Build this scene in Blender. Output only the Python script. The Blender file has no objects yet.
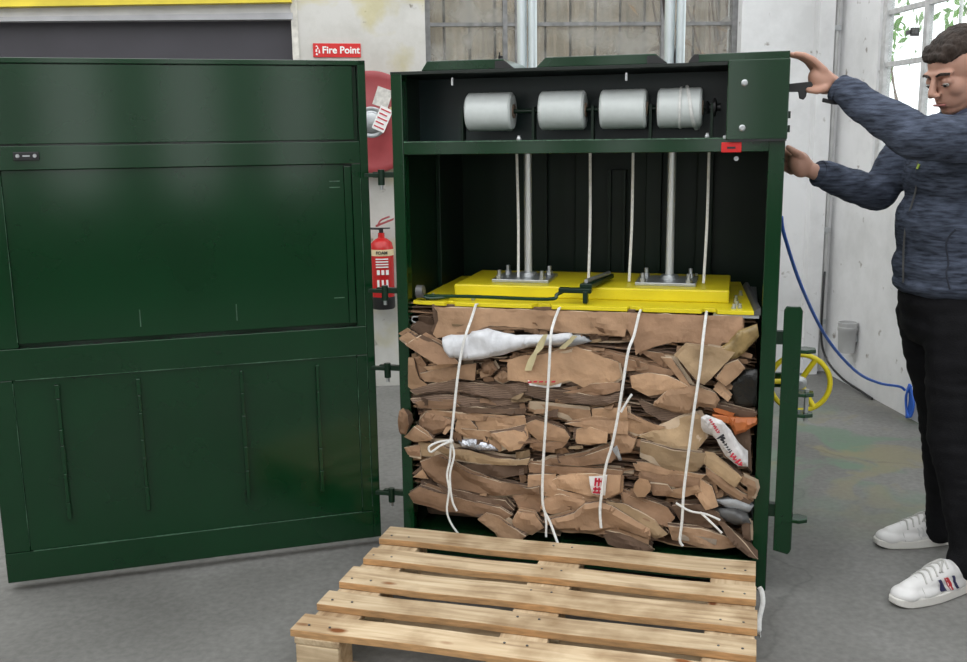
import bpy, bmesh, math, random
from mathutils import Vector, Matrix, noise, Euler
from mathutils.bvhtree import BVHTree
C = bpy.context.scene.collection
rad = math.radians
ROT = rad(-19.3)                      # the baler stands turned a little to the room

# ------------------------------------------------------------------ materials
def new_mat(name):
    m = bpy.data.materials.new(name); m.use_nodes = True
    return m, m.node_tree, m.node_tree.nodes['Principled BSDF']
def mat(name, col, rough=.5, metal=0., var=0., scale=8., bump=0., bscale=40., spec=None, coat=0., stretch=None, objvar=0.):
    m, nt, b = new_mat(name); N = nt.nodes; L = nt.links
    b.inputs['Roughness'].default_value = rough; b.inputs['Metallic'].default_value = metal
    if spec is not None: b.inputs['Specular IOR Level'].default_value = spec
    if coat: b.inputs['Coat Weight'].default_value = coat; b.inputs['Coat Roughness'].default_value = .15
    b.inputs['Base Color'].default_value = (*col, 1)
    tc = N.new('ShaderNodeTexCoord'); mp = N.new('ShaderNodeMapping'); L.new(tc.outputs['Object'], mp.inputs['Vector'])
    if stretch: mp.inputs['Scale'].default_value = stretch
    src = None
    if var:
        n = N.new('ShaderNodeTexNoise'); n.inputs['Scale'].default_value = scale; n.inputs['Detail'].default_value = 6
        L.new(mp.outputs[0], n.inputs['Vector'])
        r = N.new('ShaderNodeValToRGB'); r.color_ramp.elements[0].position = .3; r.color_ramp.elements[1].position = .7
        r.color_ramp.elements[0].color = (*[max(0, c*(1-var)) for c in col], 1)
        r.color_ramp.elements[1].color = (*[min(1, c*(1+var)) for c in col], 1)
        L.new(n.outputs['Fac'], r.inputs['Fac']); src = r.outputs['Color']
        L.new(src, b.inputs['Base Color'])
    if objvar:
        oi = N.new('ShaderNodeObjectInfo'); hs = N.new('ShaderNodeHueSaturation')
        mr = N.new('ShaderNodeMapRange'); mr.inputs['To Min'].default_value = 1-objvar; mr.inputs['To Max'].default_value = 1+objvar
        L.new(oi.outputs['Random'], mr.inputs['Value']); L.new(mr.outputs[0], hs.inputs['Value'])
        if src: L.new(src, hs.inputs['Color'])
        else: hs.inputs['Color'].default_value = (*col, 1)
        L.new(hs.outputs[0], b.inputs['Base Color'])
    if bump:
        n = N.new('ShaderNodeTexNoise'); n.inputs['Scale'].default_value = bscale; n.inputs['Detail'].default_value = 5
        L.new(mp.outputs[0], n.inputs['Vector'])
        bp = N.new('ShaderNodeBump'); bp.inputs['Strength'].default_value = bump; bp.inputs['Distance'].default_value = .01
        L.new(n.outputs['Fac'], bp.inputs['Height']); L.new(bp.outputs[0], b.inputs['Normal'])
    return m
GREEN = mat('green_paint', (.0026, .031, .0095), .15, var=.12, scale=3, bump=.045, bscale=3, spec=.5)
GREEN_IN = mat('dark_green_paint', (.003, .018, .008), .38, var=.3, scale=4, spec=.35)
GREEN_WELD = mat('worn_green_paint', (.05, .12, .07), .5, var=.5, scale=60, bump=.6, bscale=120)
BLACK = mat('black_plastic', (.012, .012, .013), .45)
YELLOW = mat('yellow_paint', (.75, .62, .015), .38, var=.08, scale=9, spec=.5)
STEEL = mat('galvanised_steel', (.5, .52, .53), .38, .85, var=.15, scale=30)
CHROME = mat('chrome_rod', (.82, .84, .84), .28, .55)
CYL = mat('cylinder_steel', (.62, .68, .7), .32, .75, var=.06, scale=5)
STRAPW = mat('white_polyester_strap', (.78, .78, .76), .5, var=.1, scale=90)
REDP = mat('red_paint', (.33, .055, .06), .4, var=.15, scale=7)
REDL = mat('red_label', (.6, .012, .012), .45)
WHITE = mat('white_print', (.85, .85, .83), .5)
CREAM = mat('cream_print', (.75, .62, .38), .5)
PRINTR = mat('red_print', (.55, .02, .05), .5)
PRINTK = mat('black_print', (.02, .02, .025), .5)
SACK = mat('white_woven_sack', (.66, .67, .7), .42, var=.12, scale=30, bump=.5, bscale=25)
GREYP = mat('grey_polythene', (.3, .31, .32), .3, var=.35, scale=22, bump=.6, bscale=30)
DARKP = mat('dark_grey_plastic', (.09, .09, .09), .35, var=.3, scale=14)
SMOKE = mat('dark_film', (.012, .012, .011), .25, var=.6, scale=20, bump=.9, bscale=30)
YWRAP = mat('yellowed_tape_film', (.3, .21, .09), .25, var=.3, scale=25, bump=.6, bscale=30)
FOIL = mat('silver_foil', (.6, .62, .68), .25, .7, var=.3, scale=40, bump=1., bscale=60)
ORANGE = mat('orange_card', (.42, .12, .03), .5, var=.2, scale=18, bump=.2)
MASK = mat('cream_masking_tape', (.62, .55, .33), .6, var=.1, scale=30)
def cardboard(i, col):
    m = mat('cardboard_%d' % i, col, .82, var=.17, scale=16, bump=.5, bscale=34, spec=.2, objvar=.24)
    return m
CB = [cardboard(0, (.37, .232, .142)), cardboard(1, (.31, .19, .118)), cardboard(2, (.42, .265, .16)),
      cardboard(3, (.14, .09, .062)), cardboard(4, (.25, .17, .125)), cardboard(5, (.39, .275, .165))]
def corrugated(m):                     # the striped cut edges of stacked sheets
    nt = m.node_tree; N = nt.nodes; L = nt.links; b = N['Principled BSDF']
    src = b.inputs['Base Color'].links[0].from_socket
    tc = N.new('ShaderNodeTexCoord'); w = N.new('ShaderNodeTexWave'); w.bands_direction = 'Z'
    w.inputs['Scale'].default_value = 55; w.inputs['Distortion'].default_value = 6; w.inputs['Detail'].default_value = 3; w.inputs['Detail Scale'].default_value = .6
    L.new(tc.outputs['Object'], w.inputs['Vector'])
    mx = N.new('ShaderNodeMix'); mx.data_type = 'RGBA'; mx.blend_type = 'MULTIPLY'; mx.inputs[0].default_value = .55
    L.new(src, mx.inputs[6]); L.new(w.outputs['Color'], mx.inputs[7]); L.new(mx.outputs[2], b.inputs['Base Color'])
corrugated(CB[4]); EDGE = cardboard(6, (.5, .39, .28))

def wood_mat():
    m, nt, b = new_mat('pale_pine'); N = nt.nodes; L = nt.links
    tc = N.new('ShaderNodeTexCoord'); mp = N.new('ShaderNodeMapping'); mp.inputs['Scale'].default_value = (1.6, 22, 22)
    oi = N.new('ShaderNodeObjectInfo'); ad = N.new('ShaderNodeVectorMath'); ad.operation = 'ADD'
    ml = N.new('ShaderNodeMath'); ml.operation = 'MULTIPLY'; ml.inputs[1].default_value = 9
    L.new(oi.outputs['Random'], ml.inputs[0]); L.new(tc.outputs['Object'], ad.inputs[0]); L.new(ml.outputs[0], ad.inputs[1]); L.new(ad.outputs[0], mp.inputs['Vector'])
    n = N.new('ShaderNodeTexNoise'); n.inputs['Scale'].default_value = 2.2; n.inputs['Detail'].default_value = 8; n.inputs['Distortion'].default_value = .6
    L.new(mp.outputs[0], n.inputs['Vector'])
    r = N.new('ShaderNodeValToRGB'); e = r.color_ramp.elements
    e[0].position = .25; e[0].color = (.36, .25, .15, 1); e[1].position = .72; e[1].color = (.70, .57, .39, 1)
    k = e.new(.5); k.color = (.58, .44, .28, 1)
    L.new(n.outputs['Fac'], r.inputs['Fac'])
    v = N.new('ShaderNodeTexVoronoi'); v.inputs['Scale'].default_value = 4.2
    mp2 = N.new('ShaderNodeMapping'); mp2.inputs['Scale'].default_value = (1, 2.2, 2.2); L.new(ad.outputs[0], mp2.inputs['Vector']); L.new(mp2.outputs[0], v.inputs['Vector'])
    r2 = N.new('ShaderNodeValToRGB'); r2.color_ramp.elements[0].position = .07; r2.color_ramp.elements[0].color = (.42, .2, .1, 1); r2.color_ramp.elements[1].position = .14; r2.color_ramp.elements[1].color = (1, 1, 1, 1)
    L.new(v.outputs['Distance'], r2.inputs['Fac'])
    g = N.new('ShaderNodeTexNoise'); g.inputs['Scale'].default_value = 7; g.inputs['Detail'].default_value = 7; L.new(ad.outputs[0], g.inputs['Vector'])
    r3 = N.new('ShaderNodeValToRGB'); r3.color_ramp.elements[0].position = .36; r3.color_ramp.elements[0].color = (.66, .6, .54, 1); r3.color_ramp.elements[1].position = .56; r3.color_ramp.elements[1].color = (1, 1, 1, 1)
    L.new(g.outputs['Fac'], r3.inputs['Fac'])
    a = N.new('ShaderNodeMix'); a.data_type = 'RGBA'; a.blend_type = 'MULTIPLY'; a.inputs[0].default_value = 1; L.new(r.outputs[0], a.inputs[6]); L.new(r2.outputs[0], a.inputs[7])
    c = N.new('ShaderNodeMix'); c.data_type = 'RGBA'; c.blend_type = 'MULTIPLY'; c.inputs[0].default_value = 1; L.new(a.outputs[2], c.inputs[6]); L.new(r3.outputs[0], c.inputs[7])
    hs = N.new('ShaderNodeHueSaturation'); mr = N.new('ShaderNodeMapRange'); mr.inputs['To Min'].default_value = .85; mr.inputs['To Max'].default_value = 1.12
    L.new(oi.outputs['Random'], mr.inputs['Value']); L.new(mr.outputs[0], hs.inputs['Value']); L.new(c.outputs[2], hs.inputs['Color'])
    L.new(hs.outputs[0], b.inputs['Base Color']); b.inputs['Roughness'].default_value = .75; b.inputs['Specular IOR Level'].default_value = .25
    bp = N.new('ShaderNodeBump'); bp.inputs['Strength'].default_value = .25; bp.inputs['Distance'].default_value = .004; L.new(n.outputs['Fac'], bp.inputs['Height']); L.new(bp.outputs[0], b.inputs['Normal'])
    return m
PINE = wood_mat(); SAWN = mat('fresh_sawn_edge', (.47, .27, .12), .8, var=.25, scale=10, stretch=(2, 12, 12), objvar=.15)

def floor_mat():
    m, nt, b = new_mat('worn_concrete'); N = nt.nodes; L = nt.links
    tc = N.new('ShaderNodeTexCoord')
    def nz(s, d=6, dist=0): 
        n = N.new('ShaderNodeTexNoise'); n.inputs['Scale'].default_value = s; n.inputs['Detail'].default_value = d; n.inputs['Distortion'].default_value = dist
        L.new(tc.outputs['Object'], n.inputs['Vector']); return n
    def ramp(src, *st):
        r = N.new('ShaderNodeValToRGB'); e = r.color_ramp.elements
        e[0].position, e[0].color = st[0][0], (*st[0][1], 1); e[1].position, e[1].color = st[-1][0], (*st[-1][1], 1)
        for p, c in st[1:-1]: k = e.new(p); k.color = (*c, 1)
        L.new(src, r.inputs['Fac']); return r.outputs[0]
    base = ramp(nz(1.6, 8, .5).outputs['Fac'], (.3, (.135, .133, .125)), (.5, (.18, .178, .168)), (.72, (.235, .232, .222)))
    fine = ramp(nz(45, 4).outputs['Fac'], (.3, (.82, .82, .82)), (.7, (1.1, 1.1, 1.1)))
    def mul(a, c, f=1., mode='MULTIPLY', fac=None):
        x = N.new('ShaderNodeMix'); x.data_type = 'RGBA'; x.blend_type = mode; x.inputs[0].default_value = f
        if fac: L.new(fac, x.inputs[0])
        L.new(a, x.inputs[6])
        if isinstance(c, tuple): x.inputs[7].default_value = (*c, 1)
        else: L.new(c, x.inputs[7])
        return x.outputs[2]
    col = mul(base, fine)
    # worn green and yellow floor paint beyond the baler
    g = N.new('ShaderNodeTexGradient'); g.gradient_type = 'SPHERICAL'; mp = N.new('ShaderNodeMapping'); mp.vector_type = 'TEXTURE'
    mp.inputs['Location'].default_value = (2.0, .9, 0); mp.inputs['Scale'].default_value = (1.1, 1.1, 1); L.new(tc.outputs['Object'], mp.inputs['Vector']); L.new(mp.outputs[0], g.inputs['Vector'])
    def patch(scale, lo, hi, c, f, inp):
        r = ramp(nz(scale, 6, 1).outputs['Fac'], (lo, (0, 0, 0)), (hi, (1, 1, 1)))
        x = N.new('ShaderNodeMath'); x.operation = 'MULTIPLY'; L.new(r, x.inputs[0]); L.new(g.outputs['Fac'], x.inputs[1])
        y = N.new('ShaderNodeMath'); y.operation = 'MULTIPLY'; L.new(x.outputs[0], y.inputs[0]); y.inputs[1].default_value = f; y.use_clamp = True
        return mul(inp, c, fac=y.outputs[0], mode='MIX')
    col = patch(2.3, .47, .56, (.13, .2, .14), 1.0, col)
    col = patch(3.1, .52, .6, (.22, .2, .12), .9, col)
    # cracks
    v = N.new('ShaderNodeTexVoronoi'); v.feature = 'DISTANCE_TO_EDGE'; v.inputs['Scale'].default_value = .45
    wn = N.new('ShaderNodeVectorMath'); wn.operation = 'MULTIPLY_ADD'; nn = nz(3, 5); L.new(nn.outputs['Color'], wn.inputs[0]); wn.inputs[1].default_value = (.25, .25, .25); L.new(tc.outputs['Object'], wn.inputs[2]); L.new(wn.outputs[0], v.inputs['Vector'])
    col = mul(col, ramp(v.outputs['Distance'], (0, (.8, .8, .8)), (.004, (1, 1, 1))))
    L.new(col, b.inputs['Base Color']); b.inputs['Roughness'].default_value = .62; b.inputs['Specular IOR Level'].default_value = .3
    bp = N.new('ShaderNodeBump'); bp.inputs['Strength'].default_value = .15; bp.inputs['Distance'].default_value = .01; L.new(nz(30).outputs['Fac'], bp.inputs['Height']); L.new(bp.outputs[0], b.inputs['Normal'])
    return m
FLOOR = floor_mat()
def wall_mat(name, a, c, yellow=0.):
    m, nt, b = new_mat(name); N = nt.nodes; L = nt.links
    tc = N.new('ShaderNodeTexCoord'); n = N.new('ShaderNodeTexNoise'); n.inputs['Scale'].default_value = 2.2; n.inputs['Detail'].default_value = 9; n.inputs['Roughness'].default_value = .65; L.new(tc.outputs['Object'], n.inputs['Vector'])
    r = N.new('ShaderNodeValToRGB'); r.color_ramp.elements[0].position = .34; r.color_ramp.elements[0].color = (*a, 1); r.color_ramp.elements[1].position = .55; r.color_ramp.elements[1].color = (*c, 1); L.new(n.outputs['Fac'], r.inputs['Fac'])
    v = N.new('ShaderNodeTexNoise'); v.inputs['Scale'].default_value = 11; v.inputs['Detail'].default_value = 4; L.new(tc.outputs['Object'], v.inputs['Vector'])
    r2 = N.new('ShaderNodeValToRGB'); r2.color_ramp.elements[0].position = .27; r2.color_ramp.elements[0].color = (.45, .42, .38, 1); r2.color_ramp.elements[1].position = .33; r2.color_ramp.elements[1].color = (1, 1, 1, 1); L.new(v.outputs['Fac'], r2.inputs['Fac'])
    x = N.new('ShaderNodeMix'); x.data_type = 'RGBA'; x.blend_type = 'MULTIPLY'; x.inputs[0].default_value = 1; L.new(r.outputs[0], x.inputs[6]); L.new(r2.outputs[0], x.inputs[7])
    out = x.outputs[2]
    if yellow:
        n3 = N.new('ShaderNodeTexNoise'); n3.inputs['Scale'].default_value = 3.3; n3.inputs['Detail'].default_value = 5; L.new(tc.outputs['Object'], n3.inputs['Vector'])
        r3 = N.new('ShaderNodeValToRGB'); r3.color_ramp.elements[0].position = .5; r3.color_ramp.elements[0].color = (1, 1, 1, 1); r3.color_ramp.elements[1].position = .62; r3.color_ramp.elements[1].color = (.93, .88, .62, 1); L.new(n3.outputs['Fac'], r3.inputs['Fac'])
        y = N.new('ShaderNodeMix'); y.data_type = 'RGBA'; y.blend_type = 'MULTIPLY'; y.inputs[0].default_value = yellow; L.new(out, y.inputs[6]); L.new(r3.outputs[0], y.inputs[7]); out = y.outputs[2]
    L.new(out, b.inputs['Base Color']); b.inputs['Roughness'].default_value = .85; b.inputs['Specular IOR Level'].default_value = .2
    bp = N.new('ShaderNodeBump'); bp.inputs['Strength'].default_value = .3; bp.inputs['Distance'].default_value = .012; L.new(n.outputs['Fac'], bp.inputs['Height']); L.new(bp.outputs[0], b.inputs['Normal'])
    return m
WALLB = wall_mat('old_white_plaster', (.5, .49, .45), (.62, .61, .58), 1.)
WALLR = wall_mat('white_painted_wall', (.62, .62, .62), (.74, .74, .745))
SHUT = mat('dark_shutter', (.045, .042, .052), .55, var=.12, scale=3)
FRAME = mat('grey_window_frame', (.2, .2, .2), .6, var=.3, scale=25)
FRAMEW = mat('pale_window_frame', (.5, .5, .5), .6, var=.2, scale=25)
def glass_mat(name, grime, lo, hi, tint):
    m = bpy.data.materials.new(name); m.use_nodes = True; nt = m.node_tree; N = nt.nodes; L = nt.links; N.clear()
    o = N.new('ShaderNodeOutputMaterial'); t = N.new('ShaderNodeBsdfTransparent'); t.inputs[0].default_value = (.93, .95, .95, 1)
    g = N.new('ShaderNodeBsdfGlossy'); g.inputs['Roughness'].default_value = .05; d = N.new('ShaderNodeBsdfTranslucent'); d.inputs[0].default_value = (*tint, 1)
    d2 = N.new('ShaderNodeBsdfDiffuse'); d2.inputs[0].default_value = (*tint, 1); md = N.new('ShaderNodeMixShader'); md.inputs[0].default_value = .4; L.new(d.outputs[0], md.inputs[1]); L.new(d2.outputs[0], md.inputs[2])
    lw = N.new('ShaderNodeLayerWeight'); pw = N.new('ShaderNodeMath'); pw.operation = 'POWER'; pw.inputs[1].default_value = 4; L.new(lw.outputs['Facing'], pw.inputs[0]); f = N.new('ShaderNodeMath'); f.operation = 'MULTIPLY_ADD'; f.inputs[1].default_value = .4; f.inputs[2].default_value = .03; L.new(pw.outputs[0], f.inputs[0]); m1 = N.new('ShaderNodeMixShader'); L.new(f.outputs[0], m1.inputs[0]); L.new(t.outputs[0], m1.inputs[1]); L.new(g.outputs[0], m1.inputs[2])
    tc = N.new('ShaderNodeTexCoord'); n = N.new('ShaderNodeTexNoise'); n.inputs['Scale'].default_value = 6; n.inputs['Detail'].default_value = 8; L.new(tc.outputs['Object'], n.inputs['Vector'])
    r = N.new('ShaderNodeMapRange'); r.inputs['From Min'].default_value = lo; r.inputs['From Max'].default_value = hi; r.inputs['To Min'].default_value = grime*.25; r.inputs['To Max'].default_value = grime; L.new(n.outputs['Fac'], r.inputs['Value'])
    m2 = N.new('ShaderNodeMixShader'); L.new(r.outputs[0], m2.inputs[0]); L.new(m1.outputs[0], m2.inputs[1]); L.new(md.outputs[0], m2.inputs[2]); L.new(m2.outputs[0], o.inputs['Surface'])
    return m
GLASS = glass_mat('dusty_glass', .5, .42, .68, (.6, .59, .56))
GLASS2 = glass_mat('clear_glass', .12, .4, .7, (.8, .8, .8))
SKIN = mat('skin', (.47, .26, .19), .55, var=.1, scale=14)
SKIN.node_tree.nodes['Principled BSDF'].inputs['Subsurface Weight'].default_value = .12
SKIN.node_tree.nodes['Principled BSDF'].inputs['Subsurface Radius'].default_value = (.012, .005, .003)
HAIR = mat('brown_hair', (.022, .012, .007), .75, var=.55, scale=30, bump=.9, bscale=110, stretch=(1, 1, .35))
JEANS = mat('black_denim', (.008, .008, .0095), .85, var=.3, scale=20, bump=.3, bscale=200, spec=.15)
def jacket_mat():
    m = mat('blue_grey_melange_knit', (.062, .074, .105), .9, var=.6, scale=26, bump=.4, bscale=150, spec=.1, stretch=(.8, .8, 5))
    return m
JACKET = jacket_mat()
SHOE = mat('white_leather', (.74, .73, .72), .45, var=.05, scale=20)
SOLE = mat('off_white_rubber', (.7, .68, .64), .6)
LACE = mat('grey_white_lace', (.52, .51, .49), .8)
NAVY = mat('navy_stripe', (.02, .02, .08), .5); REDS = mat('red_stripe', (.5, .02, .03), .5)
BLUE = mat('blue_cable', (.02, .11, .5), .45)

# ------------------------------------------------------------------ mesh helpers
class B:
    def __init__(s): s.bm = bmesh.new()
    def box(s, x0, x1, y0, y1, z0, z1):
        v = [s.bm.verts.new((x, y, z)) for x in (x0, x1) for y in (y0, y1) for z in (z0, z1)]
        for f in ((0, 1, 3, 2), (4, 6, 7, 5), (0, 4, 5, 1), (2, 3, 7, 6), (0, 2, 6, 4), (1, 5, 7, 3)): s.bm.faces.new([v[i] for i in f])
        return s
    def hexa(s, pts):
        v = [s.bm.verts.new(p) for p in pts]
        for f in ((0, 1, 2, 3), (7, 6, 5, 4), (0, 4, 5, 1), (1, 5, 6, 2), (2, 6, 7, 3), (3, 7, 4, 0)): s.bm.faces.new([v[i] for i in f])
        return s
    def cyl(s, p0, p1, r, seg=24, r1=None):
        p0, p1 = Vector(p0), Vector(p1); d = (p1-p0).normalized(); q = d.to_track_quat('Z', 'Y')
        r1 = r if r1 is None else r1; a = []; b = []
        for i in range(seg):
            t = 2*math.pi*i/seg; o = Vector((math.cos(t), math.sin(t), 0))
            a.append(s.bm.verts.new(p0+q@(o*r))); b.append(s.bm.verts.new(p1+q@(o*r1)))
        for i in range(seg): j = (i+1) % seg; s.bm.faces.new((a[i], a[j], b[j], b[i]))
        s.bm.faces.new(a[::-1]); s.bm.faces.new(b); return s
    def lathe(s, p0, axis, prof, seg=40):           # prof: (distance along axis, radius)
        p0 = Vector(p0); q = Vector(axis).normalized().to_track_quat('Z', 'Y'); rings = []
        for h, r in prof: rings.append([s.bm.verts.new(p0+q@Vector((r*math.cos(2*math.pi*i/seg), r*math.sin(2*math.pi*i/seg), h))) for i in range(seg)])
        for a, b in zip(rings, rings[1:]):
            for i in range(seg): j = (i+1) % seg; s.bm.faces.new((a[i], a[j], b[j], b[i]))
        s.bm.faces.new(rings[0][::-1]); s.bm.faces.new(rings[-1]); return s
    def tube(s, pts, r, seg=10, flat=1., sm=6):
        pts = [Vector(p) for p in pts]; P = []
        if sm > 1 and len(pts) > 2:
            for i in range(len(pts)-1):
                p0 = pts[max(i-1, 0)]; p1 = pts[i]; p2 = pts[i+1]; p3 = pts[min(i+2, len(pts)-1)]
                for k in range(sm):
                    t = k/sm; P.append(.5*((2*p1)+(p2-p0)*t+(2*p0-5*p1+4*p2-p3)*t*t+(3*p1-p0-3*p2+p3)*t**3))
            P.append(pts[-1])
        else: P = pts
        rings = []; up = Vector((0, 1, 0))
        for i, p in enumerate(P):
            d = (P[min(i+1, len(P)-1)]-P[max(i-1, 0)]).normalized()
            a = d.cross(up); a = a.normalized() if a.length > 1e-3 else Vector((1, 0, 0)); b = d.cross(a).normalized()
            rings.append([s.bm.verts.new(p+a*math.cos(2*math.pi*k/seg)*r+b*math.sin(2*math.pi*k/seg)*r*flat) for k in range(seg)])
        for a, b in zip(rings, rings[1:]):
            for i in range(seg): j = (i+1) % seg; s.bm.faces.new((a[i], a[j], b[j], b[i]))
        s.bm.faces.new(rings[0][::-1]); s.bm.faces.new(rings[-1]); return s
    def prism(s, poly, fn):                          # poly (a,b) -> fn(a,b,t) for t in 0,1
        a = [s.bm.verts.new(fn(p[0], p[1], 0)) for p in poly]; b = [s.bm.verts.new(fn(p[0], p[1], 1)) for p in poly]
        s.bm.faces.new(a); s.bm.faces.new(b[::-1]); n = len(a)
        for i in range(n): j = (i+1) % n; s.bm.faces.new((a[j], a[i], b[i], b[j]))
        return s
def obj(name, b, m, parent=None, bevel=0., smooth=False, label=None, kind=None):
    bm = b.bm if isinstance(b, B) else b
    bmesh.ops.recalc_face_normals(bm, faces=bm.faces)
    me = bpy.data.meshes.new(name); bm.to_mesh(me); bm.free()
    for mm in (m if isinstance(m, (list, tuple)) else [m]): me.materials.append(mm)
    o = bpy.data.objects.new(name, me); C.objects.link(o)
    if parent: o.parent = parent
    if smooth:
        for p in me.polygons: p.use_smooth = True
        me.set_sharp_from_angle(angle=rad(40))
    if bevel:
        md = o.modifiers.new('bevel', 'BEVEL'); md.width = bevel; md.segments = 2; md.limit_method = 'ANGLE'; md.harden_normals = False
    if label: o['label'] = label
    if kind: o['kind'] = kind
    return o
def tag(o, label, cat, group=None):
    o['label'] = label; o['category'] = cat
    if group: o['group'] = group
    return o
def thing(name, label, cat, loc=(0, 0, 0), rz=0, group=None):
    o = bpy.data.objects.new(name, None); o.empty_display_size = .1; C.objects.link(o); o.location = loc; o.rotation_euler = (0, 0, rz)
    return tag(o, label, cat, group)
def text_obj(name, txt, size, m, parent, M, extr=.0008, align='CENTER', bold=0.):
    cu = bpy.data.curves.new(name, 'FONT'); cu.body = txt; cu.size = size; cu.extrude = extr; cu.align_x = align; cu.align_y = 'CENTER'; cu.offset = bold
    t = bpy.data.objects.new('tmp', cu); C.objects.link(t); dg = bpy.context.evaluated_depsgraph_get()
    me = bpy.data.meshes.new_from_object(t.evaluated_get(dg)); bpy.data.objects.remove(t)
    me.materials.clear(); me.materials.append(m)
    o = bpy.data.objects.new(name, me); C.objects.link(o); o.parent = parent; o.matrix_local = M; return o
FRONT = Matrix.Rotation(rad(90), 4, 'X')            # text reading towards -y

# ------------------------------------------------------------------ room
def struct(name, b, m, parent=None, bevel=0):
    o = obj(name, b, m, parent, bevel)
    if not parent: o['kind'] = 'structure'
    return o
YB, XR = 2.45, 2.57
struct('floor', B().box(-5, XR+.3, -6.3, YB+.3, -.1, 0), FLOOR)
wb = B()
wb.box(-.51, .189, YB, YB+.25, 0, 3.4); wc_ = B(); wb.box(.189, 1.983, YB, YB+.25, 0, 1.7); wb.box(.189, 1.983, YB, YB+.25, 2.95, 3.4); wc_.box(1.983, XR+.07, YB, YB+.25, 0, 3.4)
wb.box(-2.6, -.51, YB, YB+.25, 2.22, 3.4); wb.box(-5, -2.6, YB, YB+.25, 0, 3.4)
wc_.box(2.41, 2.5, YB-.07, YB, 0, 3.4)
struct('wall_back', wb, WALLB); struct('wall_back', wc_, WALLR)
wr = B(); wr.box(XR, XR+.07, 1.99, YB, 0, 3.4); wr.box(XR, XR+.07, -.3, 1.99, 0, 1.2); wr.box(XR, XR+.07, -.3, 1.99, 2.9, 3.4); wr.box(XR, XR+.07, -6.3, -.3, 0, 3.4)
struct('wall_right', wr, WALLR)
struct('wall_left', B().box(-5.2, -5, -6.3, YB+.25, 0, 3.4), WALLB)
wf = B(); wf.box(-5, XR+.3, -6.55, -6.3, 0, .95); wf.box(-5, XR+.3, -6.55, -6.3, 2.75, 3.4)
xs = [-5]+[v for k in range(7) for v in (-4.6+k*1.02, -4.6+k*1.02+.52)]+[XR+.3]
for i in range(0, len(xs), 2): wf.box(xs[i], xs[i+1], -6.55, -6.3, .95, 2.75)
struct('wall_front', wf, mat('dark_unseen_wall', (.10, .085, .075), .8, var=.25, scale=6))  # unseen wall behind the camera, darkened for the reflections in the door
# shutter doorway on the left of the back wall
d = struct('door_1', B().box(-2.6, -.54, YB+.06, YB+.12, 0, 2.1), SHUT)
hs = B().hexa([(-2.6, YB-.02, 2.066), (-.53, YB-.02, 2.074), (-.53, YB-.02, 2.108), (-2.6, YB-.02, 2.085), (-2.6, YB+.2, 2.066), (-.53, YB+.2, 2.074), (-.53, YB+.2, 2.108), (-2.6, YB+.2, 2.085)])
struct('trim_1', hs, mat('grey_lintel', (.42, .42, .44), .6, var=.15, scale=6))
hs = B().hexa([(-2.6, YB, 2.085), (-.53, YB, 2.108), (-.53, YB, 2.158), (-2.6, YB, 2.128), (-2.6, YB+.2, 2.085), (-.53, YB+.2, 2.108), (-.53, YB+.2, 2.158), (-2.6, YB+.2, 2.128)])
struct('trim_2', hs, mat('pale_lintel', (.62, .62, .63), .6, var=.1, scale=6))
hs = B().hexa([(-2.6, YB-.06, 2.13), (-.53, YB-.06, 2.158), (-.53, YB-.06, 2.24), (-2.6, YB-.06, 2.24), (-2.6, YB+.1, 2.13), (-.53, YB+.1, 2.158), (-.53, YB+.1, 2.24), (-2.6, YB+.1, 2.24)])
struct('trim_3', hs, mat('yellow_beam', (.75, .6, .05), .5, var=.15, scale=5))
b = B(); b.box(-2.6, -.53, YB-.064, YB-.06, 2.178, 2.184)
struct('trim_4', b, BLACK)
struct('trim_5', B().box(-.54, -.505, YB-.012, YB+.2, 0, 2.24), mat('chipped_white_jamb', (.6, .58, .53), .8, var=.3, scale=20))
# windows
w1 = thing('window_1', '', 'window'); del w1['label']; del w1['category']; w1['kind'] = 'structure'
f = B(); X0, X1, Z0, Z1, Y = .189, 1.983, 1.7, 2.95, YB+.1
f.box(X0, X0+.03, Y-.03, Y+.03, Z0, Z1).box(X1-.03, X1, Y-.03, Y+.03, Z0, Z1).box(X0, X1, Y-.03, Y+.03, Z0, Z0+.03).box(X0, X1, Y-.03, Y+.03, Z1-.03, Z1)
for z in (2.045, 2.4, 2.7): f.box(X0, X1, Y-.012, Y+.012, z, z+.02)
for x in (.63, .70, 1.54): f.box(x, x+.025, Y-.02, Y+.02, Z0, Z1)
obj('window_frame', f, FRAME, w1)
obj('window_pane', B().box(X0+.02, X1-.02, Y-.003, Y+.003, Z0+.02, Z1-.02), GLASS, w1)
hn = B(); hn.box(.6, .625, Y-.05, Y-.02, 1.86, 1.88); hn.box(.603, .61, Y-.05, Y-.03, 1.84, 1.9); obj('window_handle', hn, BLACK, w1)
w2 = thing('window_2', '', 'window'); del w2['label']; del w2['category']; w2['kind'] = 'structure'
f = B(); Y0, Y1, Z0, Z1, X = -.3, 1.99, 1.2, 2.9, XR+.035
f.box(X-.02, X+.02, Y1-.045, Y1, Z0, Z1).box(X-.02, X+.02, Y0, Y0+.04, Z0, Z1).box(X-.02, X+.02, Y0, Y1, Z0, Z0+.04).box(X-.02, X+.02, Y0, Y1, Z1-.04, Z1)
for z in (1.765, 2.03, 2.4): f.box(X-.012, X+.012, Y0, Y1, z, z+.024)
for y in (1.54, 1.12, .7, .28): f.box(X-.015, X+.015, y, y+.035, Z0, Z1)
obj('window_frame', f, FRAMEW, w2)
obj('window_pane', B().box(X-.003, X+.003, Y0+.02, Y1-.02, Z0+.02, Z1-.02), GLASS2, w2)
hn = B(); hn.box(X-.06, X-.02, 1.6, 1.615, 1.89, 1.93); hn.box(X-.06, X-.045, 1.57, 1.66, 1.9, 1.92); obj('window_handle', hn, DARKP, w2)
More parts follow.
